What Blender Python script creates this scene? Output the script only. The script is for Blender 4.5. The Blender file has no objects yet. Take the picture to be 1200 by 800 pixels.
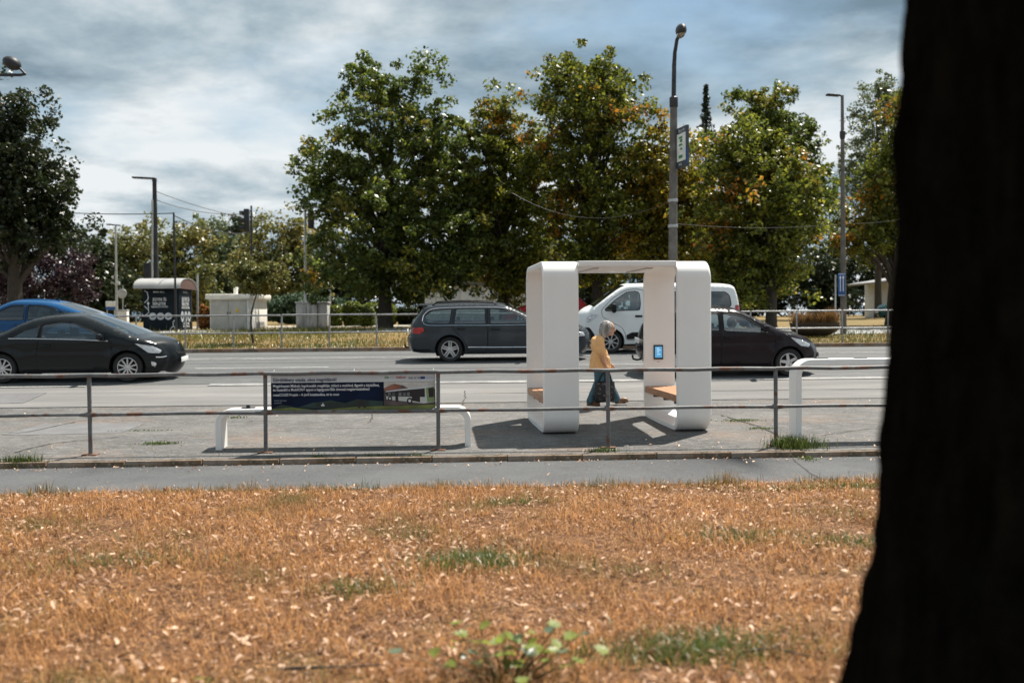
import bpy, bmesh, math, random
import numpy as np
from mathutils import Vector, Matrix, noise
from mathutils.geometry import delaunay_2d_cdt
random.seed(7)
S = bpy.context.scene
COL = S.collection
R = math.radians
# ------------------------------------------------------------------ camera
F = 1166.67                                   # focal length in photograph pixels (35 mm on full frame)
CAM = Vector((0, 0, 1.76)); YAW, PIT, ROLL = R(2.5), math.atan(28 / F), 0.008
_f = Vector((math.sin(YAW) * math.cos(PIT), math.cos(YAW) * math.cos(PIT), -math.sin(PIT)))
_r0 = Vector((math.cos(YAW), -math.sin(YAW), 0)); _u0 = _r0.cross(_f)
_r = _r0 * math.cos(ROLL) - _u0 * math.sin(ROLL); _u = _u0 * math.cos(ROLL) + _r0 * math.sin(ROLL)
cd = bpy.data.cameras.new('camera'); cam = bpy.data.objects.new('camera', cd); COL.objects.link(cam)
M = Matrix((_r, _u, -_f)).transposed().to_4x4(); M.translation = CAM; cam.matrix_world = M
cd.lens = 35; cd.sensor_width = 36; cd.clip_end = 4000; cd.clip_start = 0.1
cd.dof.use_dof = True; cd.dof.focus_distance = 15.2; cd.dof.aperture_fstop = 1.3
S.camera = cam
# ------------------------------------------------------------------ sky, sun, exposure
SUN_EL, SUN_AZ = R(60.5), math.atan2(0.94, 1.05)       # towards +X and +Y: behind the bus stop, to the right
w = bpy.data.worlds.new('World'); S.world = w; w.use_nodes = True
nt = w.node_tree; nt.nodes.clear()
def wn(t, **k):
    n = nt.nodes.new(t)
    for a, b in k.items(): setattr(n, a, b)
    return n
def wl(a, b): nt.links.new(a, b)
out = wn('ShaderNodeOutputWorld'); bg = wn('ShaderNodeBackground'); bg.inputs[1].default_value = 0.1
sky = wn('ShaderNodeTexSky', sky_type='NISHITA', sun_disc=False, sun_elevation=SUN_EL, sun_rotation=SUN_AZ,
         air_density=1.0, dust_density=0.8, ozone_density=1.6)
tc = wn('ShaderNodeTexCoord'); sp = wn('ShaderNodeSeparateXYZ'); wl(tc.outputs['Generated'], sp.inputs[0])
def wm(op, a, b=None, clamp=False):
    n = wn('ShaderNodeMath', operation=op, use_clamp=clamp)
    for i, v in enumerate((a, b)):
        if v is None: continue
        if isinstance(v, (int, float)): n.inputs[i].default_value = v
        else: wl(v, n.inputs[i])
    return n.outputs[0]
zc = wm('ADD', wm('MAXIMUM', sp.outputs[2], 0.0), 0.16)
cx = wn('ShaderNodeCombineXYZ'); wl(wm('DIVIDE', sp.outputs[0], zc), cx.inputs[0]); wl(wm('DIVIDE', sp.outputs[1], zc), cx.inputs[1])
def wnoise(scale, detail, rough, off, dist=0.0):
    mp = wn('ShaderNodeMapping'); mp.inputs['Location'].default_value = off; wl(cx.outputs[0], mp.inputs[0])
    n = wn('ShaderNodeTexNoise'); n.inputs['Scale'].default_value = scale; n.inputs['Detail'].default_value = detail
    n.inputs['Roughness'].default_value = rough; n.inputs['Distortion'].default_value = dist
    wl(mp.outputs[0], n.inputs[0]); return n.outputs[0]
def wramp(v, *stops):
    r = wn('ShaderNodeValToRGB'); e = r.color_ramp.elements
    while len(e) < len(stops): e.new(0.5)
    for q, (p, c) in zip(e, stops): q.position = p; q.color = (*c, 1) if len(c) == 3 else c
    wl(v, r.inputs[0]); return r.outputs[0]
def wmix(f, a, b):
    m = wn('ShaderNodeMix', data_type='RGBA'); wl(f, m.inputs[0])
    for s, v in ((6, a), (7, b)):
        if isinstance(v, tuple): m.inputs[s].default_value = (*v, 1)
        else: wl(v, m.inputs[s])
    return m.outputs[2]
cover = wramp(wnoise(0.9, 10, 0.56, (4.53, 19.25, 0), 0.12), (0.28, (0, 0, 0)), (0.47, (1, 1, 1)))
tone = wramp(wnoise(1.15, 10, 0.58, (2.53, 14.1, 2), 0.12), (0.38, (1.05, 1.52, 1.9)), (0.48, (2.35, 2.9, 3.25)), (0.61, (4.7, 4.95, 5.05)))
half = wn('ShaderNodeValue'); half.outputs[0].default_value = .6
skyt = wmix(half.outputs[0], sky.outputs[0], (1.5, 2.4, 2.9))
lowsky = wmix(wramp(sp.outputs[2], (0.0, (1, 1, 1)), (0.3, (0, 0, 0))), skyt, (2.8, 3.5, 3.9))
col = wmix(cover, lowsky, tone)
wl(col, bg.inputs[0]); wl(bg.outputs[0], out.inputs[0])
sd = bpy.data.lights.new('sun', 'SUN'); sd.energy = 5.0; sd.angle = R(0.6); sd.color = (1.0, 0.93, 0.83)
sun = bpy.data.objects.new('sun', sd); COL.objects.link(sun)
sdir = Vector((math.sin(SUN_AZ) * math.cos(SUN_EL), math.cos(SUN_AZ) * math.cos(SUN_EL), math.sin(SUN_EL)))
sun.rotation_euler = sdir.to_track_quat('Z', 'Y').to_euler()
S.view_settings.view_transform = 'Standard'; S.view_settings.look = 'None'
S.view_settings.exposure = 0.85; S.view_settings.gamma = 1.0
# ------------------------------------------------------------------ the lie of the land
PROF = [(-60, 0), (3, 0), (11.1, -.12), (13.14, -.15), (13.36, -.07), (14.8, 0), (17.2, .05), (18.3, .13), (20.9, .40), (22, .46),
        (25.6, .64), (30.4, .76), (30.6, .80), (37, 1.04), (43, 1.2), (52, 1.38), (65, 1.52), (100, 1.7), (2500, 1.7)]
def gz(y): return float(np.interp(y, [p[0] for p in PROF], [p[1] for p in PROF]))
def at(px, py, Y):                            # the point at distance Y that the photograph shows at (px, py)
    d = _f + _r * ((px - 600) / F) + _u * ((400 - py) / F)
    return CAM + d * (Y / d.y)
def gx(px, Y):                                # x of the ground point at distance Y seen in column px
    p = at(px, 372 + (1.76 - gz(Y)) * F / Y + 0.0105 * (600 - px), Y)
    return p.x
def zat(py, px, Y): return at(px, py, Y).z
# ------------------------------------------------------------------ materials
MATS = {}
def pbr(name, col, rough=.55, metal=0., var=.12, scale=3., bump=0., bscale=60., coat=0., col2=None, ramp=(.4, .65), detail=6., emit=None, spec=None, stretch=None):
    if name in MATS: return MATS[name]
    m = bpy.data.materials.new(name); m.use_nodes = True; t = m.node_tree; N = t.nodes; b = N['Principled BSDF']
    b.inputs['Roughness'].default_value = rough; b.inputs['Metallic'].default_value = metal
    b.inputs['Coat Weight'].default_value = coat; b.inputs['Coat Roughness'].default_value = .05
    if spec is not None: b.inputs['Specular IOR Level'].default_value = spec
    c = N.new('ShaderNodeTexCoord'); vec = c.outputs['Object']
    if stretch:
        mp = N.new('ShaderNodeMapping'); mp.inputs['Scale'].default_value = stretch; t.links.new(vec, mp.inputs[0]); vec = mp.outputs[0]
    n = N.new('ShaderNodeTexNoise'); n.inputs['Scale'].default_value = scale; n.inputs['Detail'].default_value = detail
    t.links.new(vec, n.inputs[0])
    r = N.new('ShaderNodeValToRGB'); e = r.color_ramp.elements
    e[0].position, e[1].position = ramp
    c2 = col2 or tuple(min(1, v * (1 + var)) for v in col); c1 = col if col2 else tuple(v * (1 - var) for v in col)
    e[0].color = (*c1, 1); e[1].color = (*c2, 1)
    t.links.new(n.outputs[0], r.inputs[0]); t.links.new(r.outputs[0], b.inputs['Base Color'])
    if bump:
        n2 = N.new('ShaderNodeTexNoise'); n2.inputs['Scale'].default_value = bscale; n2.inputs['Detail'].default_value = 8
        t.links.new(vec, n2.inputs[0]); bp = N.new('ShaderNodeBump'); bp.inputs['Strength'].default_value = bump
        bp.inputs['Distance'].default_value = .02; t.links.new(n2.outputs[0], bp.inputs['Height']); t.links.new(bp.outputs[0], b.inputs['Normal'])
    if emit:
        b.inputs['Emission Color'].default_value = (*emit[0], 1); b.inputs['Emission Strength'].default_value = emit[1]
    MATS[name] = m; return m
def glass(name, tint=(.30, .36, .36), refl=.10):
    if name in MATS: return MATS[name]
    m = bpy.data.materials.new(name); m.use_nodes = True; t = m.node_tree; N = t.nodes; N.clear()
    o = N.new('ShaderNodeOutputMaterial'); tr = N.new('ShaderNodeBsdfTransparent'); tr.inputs[0].default_value = (*tint, 1)
    g = N.new('ShaderNodeBsdfGlossy'); g.inputs['Roughness'].default_value = .03; g.inputs[0].default_value = (.95, .98, 1, 1)
    fr = N.new('ShaderNodeFresnel'); fr.inputs[0].default_value = 1.5
    ad = N.new('ShaderNodeMath'); ad.operation = 'ADD'; ad.use_clamp = True; ad.inputs[1].default_value = refl * .4
    t.links.new(fr.outputs[0], ad.inputs[0])
    mx = N.new('ShaderNodeMixShader'); t.links.new(ad.outputs[0], mx.inputs[0]); t.links.new(tr.outputs[0], mx.inputs[1]); t.links.new(g.outputs[0], mx.inputs[2])
    t.links.new(mx.outputs[0], o.inputs[0]); MATS[name] = m; return m
def ground_mat(name, base, layers, rough=.9, bump=.4, bscale=120., bdist=.02, spec=.3):
    """several noise layers over each other: (colour, scale, lo, hi, strength, stretch)"""
    m = bpy.data.materials.new(name); m.use_nodes = True; t = m.node_tree; N = t.nodes; b = N['Principled BSDF']
    b.inputs['Roughness'].default_value = rough; b.inputs['Specular IOR Level'].default_value = spec
    c = N.new('ShaderNodeTexCoord'); cur = None
    for i, (cl, sc, lo, hi, st, stretch) in enumerate(layers):
        mp = N.new('ShaderNodeMapping'); mp.inputs['Scale'].default_value = stretch; mp.inputs['Location'].default_value = (i * 3.7, i * 1.3, i * 9.1)
        t.links.new(c.outputs['Object'], mp.inputs[0])
        n = N.new('ShaderNodeTexNoise'); n.inputs['Scale'].default_value = sc; n.inputs['Detail'].default_value = 7; n.inputs['Roughness'].default_value = .6
        t.links.new(mp.outputs[0], n.inputs[0])
        mr = N.new('ShaderNodeMapRange'); mr.inputs[1].default_value = lo; mr.inputs[2].default_value = hi; mr.inputs[4].default_value = st
        t.links.new(n.outputs[0], mr.inputs[0])
        mx = N.new('ShaderNodeMix'); mx.data_type = 'RGBA'; t.links.new(mr.outputs[0], mx.inputs[0]); mx.inputs[7].default_value = (*cl, 1)
        if cur is None: mx.inputs[6].default_value = (*base, 1)
        else: t.links.new(cur, mx.inputs[6])
        cur = mx.outputs[2]
    t.links.new(cur, b.inputs['Base Color'])
    n2 = N.new('ShaderNodeTexNoise'); n2.inputs['Scale'].default_value = bscale; n2.inputs['Detail'].default_value = 6
    t.links.new(c.outputs['Object'], n2.inputs[0]); bp = N.new('ShaderNodeBump'); bp.inputs['Strength'].default_value = bump; bp.inputs['Distance'].default_value = bdist
    t.links.new(n2.outputs[0], bp.inputs['Height']); t.links.new(bp.outputs[0], b.inputs['Normal'])
    MATS[name] = m; return m
U = (1, 1, 1)
def leaf_mat(name, a, b, c=None, cscale=.35, clo=.55, chi=.7, trans=.35, rough=.4):
    """per-leaf colour between a and b, patches of c; light passes through"""
    m = bpy.data.materials.new(name); m.use_nodes = True; t = m.node_tree; N = t.nodes; p = N['Principled BSDF']; o = N['Material Output']
    g = N.new('ShaderNodeNewGeometry'); mx = N.new('ShaderNodeMix'); mx.data_type = 'RGBA'
    mx.inputs[6].default_value = (*a, 1); mx.inputs[7].default_value = (*b, 1); t.links.new(g.outputs['Random Per Island'], mx.inputs[0])
    colr = mx.outputs[2]
    if c:
        tcn = N.new('ShaderNodeTexCoord'); n = N.new('ShaderNodeTexNoise'); n.inputs['Scale'].default_value = cscale; n.inputs['Detail'].default_value = 4
        t.links.new(tcn.outputs['Object'], n.inputs[0])
        mth = N.new('ShaderNodeMath'); mth.operation = 'MULTIPLY_ADD'; mth.inputs[1].default_value = .25; t.links.new(g.outputs['Random Per Island'], mth.inputs[0]); t.links.new(n.outputs[0], mth.inputs[2])
        mr = N.new('ShaderNodeMapRange'); mr.inputs[1].default_value = clo + .125; mr.inputs[2].default_value = chi + .125; t.links.new(mth.outputs[0], mr.inputs[0])
        m2 = N.new('ShaderNodeMix'); m2.data_type = 'RGBA'; t.links.new(mr.outputs[0], m2.inputs[0]); t.links.new(colr, m2.inputs[6]); m2.inputs[7].default_value = (*c, 1)
        colr = m2.outputs[2]
    t.links.new(colr, p.inputs['Base Color']); p.inputs['Roughness'].default_value = rough; p.inputs['Specular IOR Level'].default_value = .5
    tl = N.new('ShaderNodeBsdfTranslucent'); t.links.new(colr, tl.inputs[0]); ms = N.new('ShaderNodeMixShader'); ms.inputs[0].default_value = trans
    t.links.new(p.outputs[0], ms.inputs[1]); t.links.new(tl.outputs[0], ms.inputs[2]); t.links.new(ms.outputs[0], o.inputs[0])
    MATS[name] = m; return m
# ------------------------------------------------------------------ mesh helpers
class MB:
    def __init__(s): s.v = []; s.f = []
    def add(s, vs, fs):
        o = len(s.v); s.v += [tuple(v) for v in vs]; s.f += [tuple(i + o for i in f) for f in fs]; return s
    def box(s, c, d, rot=None, bev=0.0):
        x, y, z = (k / 2 for k in d)
        if bev:
            b = min(bev, x * .95, y * .95, z * .95); bm = bmesh.new(); bmesh.ops.create_cube(bm, size=1.0)
            bmesh.ops.scale(bm, vec=(2 * x, 2 * y, 2 * z), verts=bm.verts)
            bmesh.ops.bevel(bm, geom=bm.edges[:], offset=b, segments=2, affect='EDGES', profile=.5)
            bm.verts.index_update(); P = [v.co.copy() for v in bm.verts]; Fs = [[v.index for v in f.verts] for f in bm.faces]; bm.free()
        else:
            P = [Vector((a, e, g)) for g in (-z, z) for e in (-y, y) for a in (-x, x)]
            Fs = [(0, 2, 3, 1), (4, 5, 7, 6), (0, 1, 5, 4), (2, 6, 7, 3), (0, 4, 6, 2), (1, 3, 7, 5)]
        if rot is not None: P = [rot @ p for p in P]
        c = Vector(c); return s.add([p + c for p in P], Fs)
    def tube(s, pts, rad, n=8, caps=True, flat=None):
        pts = [Vector(p) for p in pts]; k = len(pts)
        if not hasattr(rad, '__len__'): rad = [rad] * k
        vs = []; prev = None
        for i in range(k):
            t = (pts[min(i + 1, k - 1)] - pts[max(i - 1, 0)]).normalized()
            if prev is None:
                a = Vector((0, 0, 1)) if abs(t.z) < .9 else Vector((1, 0, 0)); e = t.cross(a).normalized()
            else: e = (prev - t * prev.dot(t)).normalized()
            prev = e; g = t.cross(e)
            for j in range(n):
                q = 2 * math.pi * j / n; vs.append(pts[i] + (e * math.cos(q) + g * math.sin(q) * (flat or 1)) * rad[i])
        fs = [(i * n + j, i * n + (j + 1) % n, (i + 1) * n + (j + 1) % n, (i + 1) * n + j) for i in range(k - 1) for j in range(n)]
        if caps: fs += [tuple(range(n))[::-1], tuple(range((k - 1) * n, k * n))]
        return s.add(vs, fs)
    def lathe(s, prof, n=24, axis='Z', c=(0, 0, 0)):
        vs = []; c = Vector(c)
        for r, h in prof:
            for j in range(n):
                q = 2 * math.pi * j / n; a, b = r * math.cos(q), r * math.sin(q)
                vs.append(c + Vector({'Z': (a, b, h), 'Y': (a, h, b), 'X': (h, a, b)}[axis]))
        k = len(prof)
        return s.add(vs, [(i * n + j, i * n + (j + 1) % n, (i + 1) * n + (j + 1) % n, (i + 1) * n + j) for i in range(k - 1) for j in range(n)])
    def prism(s, poly, fn, a, b):               # poly of 2-D points, fn(u, v, depth) -> 3-D
        k = len(poly); vs = [fn(u, v, a) for u, v in poly] + [fn(u, v, b) for u, v in poly]
        return s.add(vs, [tuple(range(k))[::-1], tuple(range(k, 2 * k))] + [(i, (i + 1) % k, k + (i + 1) % k, k + i) for i in range(k)])
    def ell(s, c, r, nu=14, nv=9, rot=None):
        c = Vector(c); vs = []; 
        for i in range(nv + 1):
            ph = math.pi * i / nv
            for j in range(nu):
                q = 2 * math.pi * j / nu; p = Vector((r[0] * math.sin(ph) * math.cos(q), r[1] * math.sin(ph) * math.sin(q), r[2] * math.cos(ph)))
                vs.append(c + (rot @ p if rot else p))
        return s.add(vs, [(i * nu + j, (i + 1) * nu + j, (i + 1) * nu + (j + 1) % nu, i * nu + (j + 1) % nu) for i in range(nv) for j in range(nu)])
    def mesh(s, name, smooth=35, merge=0.0, fix=True):
        bm = bmesh.new(); V = [bm.verts.new(v) for v in s.v]
        for f in s.f:
            try: bm.faces.new([V[i] for i in f])
            except ValueError: pass
        if merge: bmesh.ops.remove_doubles(bm, verts=bm.verts, dist=merge)
        if fix: bmesh.ops.recalc_face_normals(bm, faces=bm.faces)
        me = bpy.data.meshes.new(name); bm.to_mesh(me); bm.free()
        if smooth:
            me.shade_smooth(); me.set_sharp_from_angle(angle=R(smooth))
        return me
    def build(s, name, mat, parent=None, smooth=35, merge=0.0, fix=True):
        me = s.mesh(name, smooth, merge, fix); me.materials.append(mat)
        return link(name, me, parent)
def link(name, me, parent=None, mat=None):
    o = bpy.data.objects.new(name, me); COL.objects.link(o)
    if mat is not None: me.materials.append(mat)
    if parent is not None: o.parent = parent
    return o
def tag(o, label=None, cat=None, group=None, kind=None):
    for k, v in (('label', label), ('category', cat), ('group', group), ('kind', kind)):
        if v: o[k] = v
    return o
def thing(name, loc, label, cat, group=None, rot=(0, 0, 0)):
    o = bpy.data.objects.new(name, None); COL.objects.link(o); o.location = loc; o.rotation_euler = rot; o.empty_display_size = .2
    return tag(o, label, cat, group)
def npmesh(name, V, Fc, mat, parent=None, smooth=False):
    V = np.asarray(V, dtype=np.float32).reshape(-1, 3); Fc = np.asarray(Fc, dtype=np.int32); k = Fc.shape[1]
    me = bpy.data.meshes.new(name); me.vertices.add(len(V)); me.vertices.foreach_set('co', V.ravel())
    me.loops.add(Fc.size); me.loops.foreach_set('vertex_index', Fc.ravel()); me.polygons.add(len(Fc))
    me.polygons.foreach_set('loop_start', np.arange(0, Fc.size, k, dtype=np.int32)); me.polygons.foreach_set('loop_total', np.full(len(Fc), k, dtype=np.int32))
    if smooth: me.polygons.foreach_set('use_smooth', np.ones(len(Fc), dtype=bool))
    me.update(calc_edges=True); me.validate(); me.materials.append(mat)
    return link(name, me, parent)
def text_mesh(txt, size, mat, name, parent, M4, align='LEFT', stretch=1.0, bold=0.0):
    cu = bpy.data.curves.new('lettering', 'FONT'); cu.body = txt; cu.size = size; cu.align_x = align; cu.resolution_u = 2; cu.offset = bold
    o = bpy.data.objects.new('lettering', cu); COL.objects.link(o)
    dg = bpy.context.evaluated_depsgraph_get(); me = bpy.data.meshes.new_from_object(o.evaluated_get(dg))
    bpy.data.objects.remove(o); bpy.data.curves.remove(cu)
    me.transform(M4 @ Matrix.Diagonal((stretch, 1, 1, 1))); me.materials.clear(); me.materials.append(mat); me.name = name
    return link(name, me, parent)
def catmull(pts, k=5, closed=False):
    P = [Vector(p) for p in pts]; n = len(P); o = []
    rng = range(n if closed else n - 1)
    for i in rng:
        if closed: a, b, c, d = P[i - 1], P[i], P[(i + 1) % n], P[(i + 2) % n]
        else: a, b, c, d = P[max(i - 1, 0)], P[i], P[i + 1], P[min(i + 2, n - 1)]
        for j in range(k):
            t = j / k; o.append(.5 * ((2 * b) + (c - a) * t + (2 * a - 5 * b + 4 * c - d) * t * t + (3 * b - a - 3 * c + d) * t ** 3))
    if not closed: o.append(P[-1])
    return o
# ------------------------------------------------------------------ setting materials
m_ground = ground_mat('dry_grass_ground', (.15, .064, .025), [((.09, .038, .016), 2.0, .35, .62, .8, U), ((.33, .16, .065), 9., .5, .7, .7, U), ((.10, .105, .03), .9, .56, .7, .6, U), ((.09, .045, .02), 22., .55, .75, .6, U)], bump=.8, bscale=60, bdist=.04)
m_asph = ground_mat('old_asphalt', (.088, .087, .085), [((.135, .132, .127), .55, .42, .60, .9, U), ((.18, .125, .09), .9, .54, .68, .65, (.6, 1, 1)), ((.095, .095, .097), 1.7, .52, .66, .6, (.6, 1.4, 1)), ((.20, .195, .19), 7., .50, .64, .6, (.6, 1.5, 1)), ((.075, .073, .07), 13., .54, .66, .6, (.6, 1.6, 1)), ((.26, .255, .25), 26., .54, .68, .6, U), ((.045, .045, .045), 30., .55, .69, .6, U)], bump=.5, bscale=180, bdist=.008)
m_path = ground_mat('path_asphalt', (.072, .075, .080), [((.098, .102, .106), .6, .42, .60, .8, U), ((.06, .061, .065), 2.2, .54, .68, .6, U), ((.13, .11, .09), 1.4, .60, .72, .4, U), ((.15, .15, .15), 22., .54, .68, .5, U), ((.21, .21, .21), 55., .56, .70, .6, U), ((.055, .055, .055), 60., .58, .72, .6, U)], bump=.4, bscale=220, bdist=.006)
m_bay = ground_mat('bay_concrete', (.155, .153, .15), [((.22, .217, .211), .8, .45, .65, .8, (.3, 2, 1)), ((.13, .13, .13), 1.5, .48, .64, .8, (.25, 3, 1)), ((.15, .15, .15), 6, .52, .66, .6, (.4, 2, 1)), ((.20, .165, .14), .9, .58, .75, .5, U), ((.45, .44, .43), 70., .6, .75, .5, U)], bump=.4, bscale=150, bdist=.006)
m_road = ground_mat('road_asphalt', (.078, .082, .085), [((.110, .115, .118), .5, .45, .65, .7, (.15, 2.2, 1)), ((.08, .08, .083), .9, .48, .66, .8, (.12, 3, 1)), ((.19, .19, .19), 8, .52, .66, .5, (.3, 2, 1)), ((.22, .22, .22), 40., .55, .70, .5, U)], rough=.75, bump=.3, bscale=160, bdist=.006)
m_kerb = ground_mat('kerb_concrete', (.27, .22, .18), [((.24, .13, .065), 1.6, .42, .58, .9, U), ((.11, .085, .055), 4., .48, .62, .9, U), ((.40, .36, .32), 20., .54, .68, .6, U)], bump=.6, bscale=90)
m_paint = ground_mat('worn_road_paint', (.34, .34, .335), [((.17, .17, .17), 4., .44, .58, .85, (.5, 2, 1)), ((.15, .15, .15), 30., .5, .64, .8, U)], rough=.7, bump=.2)
m_verge = ground_mat('verge_ground', (.17, .13, .05), [((.28, .17, .06), .8, .42, .6, .9, (.4, 1.5, 1)), ((.09, .11, .03), 1.1, .52, .66, .9, (.5, 1, 1)), ((.12, .08, .04), 8., .5, .7, .6, U)], bump=.8, bscale=30, bdist=.06)
m_gravel = ground_mat('path_gravel', (.34, .31, .27), [((.27, .29, .25), 1.2, .45, .65, .7, U)], bump=.3)
m_sroad = ground_mat('service_road_asphalt', (.27, .275, .28), [((.34, .345, .35), .6, .45, .65, .7, (.2, 1.5, 1)), ((.28, .28, .28), 1.5, .55, .7, .5, U)], bump=.2)
# ------------------------------------------------------------------ ground: one sheet to the horizon
PAVED = [(11.12, 30.48)]
def gnoise(x, y):
    if not (-2 < y < 11.1): return 0.0
    a = min(1, (11.1 - y) / .8)
    return a * (.035 * noise.noise((x * .5, y * .5, 3.3)) + .018 * noise.noise((x * 1.9, y * 1.9, 8.1)))
def gground(x, y):
    z = gz(y)
    for a, b in PAVED:
        if a < y < b: z -= .09
    return z + gnoise(x, y)
xs = [-900, -300, -120, -60, -35, -22, -16] + [-12 + .3 * i for i in range(79)] + [16, 22, 35, 60, 120, 300, 900]
ys = [-60, -20, -8, -2] + [.3 * i for i in range(37)] + [11.1, 11.13, 13.14, 13.36, 14.8, 17.2, 18.3, 20.9, 22, 25.6, 30.4, 30.46, 30.49, 30.6, 32, 34, 37, 40, 43, 47, 52, 58, 65, 80, 100, 200, 500, 1000, 2400]
V = [(x, y, gground(x, y)) for y in ys for x in xs]; nx = len(xs)
Fc = [(j * nx + i, j * nx + i + 1, (j + 1) * nx + i + 1, (j + 1) * nx + i) for j in range(len(ys) - 1) for i in range(nx - 1)]
o = npmesh('ground', V, Fc, m_ground, smooth=True); o['kind'] = 'structure'; o.data.materials.append(m_verge)
for p in o.data.polygons:
    if p.center.y > 25: p.material_index = 1
def strip(name, y0, y1, x0, x1, off, mat, wob=0.0, parent=None, step=None):
    yy = sorted({y0, y1} | {p[0] for p in PROF if y0 < p[0] < y1})
    n = max(2, int((x1 - x0) / (step or 4)) + 1); X = [x0 + (x1 - x0) * i / (n - 1) for i in range(n)]
    V = []
    for j, y in enumerate(yy):
        for x in X:
            q = y + (wob * (noise.noise((x * .9, y, 1.7)) + .6 * noise.noise((x * 3.1, y, 4.4))) if wob and j in (0, len(yy) - 1) else 0)
            V.append((x, q, gz(q if not wob else y) + off))
    Fs = [(j * n + i, j * n + i + 1, (j + 1) * n + i + 1, (j + 1) * n + i) for j in range(len(yy) - 1) for i in range(n - 1)]
    ob = npmesh(name, V, Fs, mat, parent)
    if parent is None: ob['kind'] = 'structure'
    return ob
XL, XR = -70, 70
strip('footpath', 11.0, 13.16, -40, 40, .004, m_path, wob=.05, step=.3)
strip('pavement', 13.3, 18.72, XL, XR, 0, m_asph)
strip('bus_bay_strip', 18.7, 21.2, XL, XR, .005, m_bay)
strip('road', 21.1, 30.42, XL, XR, .012, m_road)
strip('edge_line', 20.78, 21.06, -5.4, XR, .018, m_paint)
strip('edge_line', 20.84, 20.96, XL, -7.9, .018, m_paint)
strip('centre_line', 27.45, 27.6, XL, XR, .018, m_paint)
strip('lane_line', 27.05, 27.2, XL, -.5, .018, m_paint)
for i, x in enumerate((-24.5, -15.5, -6.6, 2.4, 11.4, 20.4)): strip('lane_dash', 24.25, 24.4, x, x + 3.2, .018, m_paint)
# tarred joint and repair patches in the paving
m_tar = pbr('tar_joint', (.06, .06, .06), .6, var=.3)
strip('tar_joint', 18.64, 18.69, XL, XR, .010, m_tar, wob=.02, step=.5)
m_patch = ground_mat('patch_asphalt', (.135, .135, .14), [((.18, .18, .185), 2., .45, .65, .7, U), ((.25, .25, .25), 80., .58, .75, .5, U)], bump=.4, bscale=150)
strip('repair_patch', 19.1, 20.2, -30, -8.4, .012, m_patch, wob=.06, step=.4)
m_track = ground_mat('tyre_worn_asphalt', (.068, .071, .074), [((.09, .094, .096), .6, .42, .6, .8, (.12, 1.5, 1)), ((.065, .066, .068), 1.2, .5, .65, .7, (.12, 2, 1))], rough=.6, bump=.2)
m_rust = ground_mat('brown_stain', (.23, .17, .13), [((.20, .195, .19), 2.5, .45, .6, 1, U)], bump=.4)
strip('dark_repair_patch', 15.6, 16.9, gx(20, 16), gx(150, 16), .004, m_patch, wob=.05, step=.3); strip('pale_worn_band', 19.6, 20.5, -3.5, 20, .010, m_bay, wob=.05, step=.5)
for yy in (22.3, 23.8, 25.7, 27.0, 28.7): strip('tyre_track', yy - .22, yy + .22, XL, XR, .0145, m_track, wob=.06, step=2)
# kerb between the path and the pavement: single stones
kerb = bpy.data.objects.new('kerb', None); COL.objects.link(kerb); tag(kerb, kind='structure')
ks = MB().box((0, 0, 0), (.985, .16, .24), bev=.012).mesh('kerb_stone'); ks.materials.append(m_kerb)
for i in range(30):
    o = link('kerb_stone', ks, kerb); o.location = (-15 + i * 1.0, 13.235 + random.uniform(-.008, .008), -.072 - .12 + random.uniform(-.006, .006)); o.rotation_euler = (0, random.uniform(-.006, .006), random.uniform(-.006, .006))
fk = MB().box((0, 30.47, .75), (140, .16, .28), bev=.015).build('far_kerb', m_kerb); tag(fk, kind='structure')
# beyond the verge: service road, gravel path, far lawn
strip('service_road', 36.8, 42.0, 4.6, 90, .02, m_sroad, wob=.15, step=2)
strip('service_road_left', 43.5, 47.6, -80, 4.0, .02, m_sroad, wob=.15, step=2)
strip('gravel_path', 50.2, 53.5, -90, -3, .02, m_gravel, wob=.3, step=2)
# ------------------------------------------------------------------ bus stop pavilion
m_white = pbr('white_lacquer', (.88, .88, .865), .4, var=.03, scale=1.2, coat=.15, stretch=(1, 1, .4))
m_woodA = pbr('bench_wood', (.36, .17, .085), .5, var=.25, scale=6, col2=(.48, .25, .13), bump=.2, bscale=40, stretch=(9, 1, 9))
m_black = pbr('black_plastic', (.015, .015, .017), .4, var=.2)
m_dark = pbr('dark_steel', (.05, .05, .055), .45, metal=.5, var=.2)
KX = gx(637.5, 14.75)
kiosk = thing('bus_stop_pavilion', (KX, 14.75, gz(14.9) + .012), 'white pavilion of two rounded loops with wooden seats, around the walking person', 'bus shelter', rot=(0, 0, R(3.1)))
KD, KH, KW, KG, TH = 2.25, 2.585, .535, 2.57, .075
def rounded_loop(d, h, r, n=8):
    P = []
    for cx_, cz_, a0 in ((d - r, h - r, 0), (r, h - r, 90), (r, r, 180), (d - r, r, 270)):
        for i in range(n + 1):
            a = R(a0 + 90 * i / n); P.append((cx_ + r * math.cos(a), cz_ + r * math.sin(a)))
    return P
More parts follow.
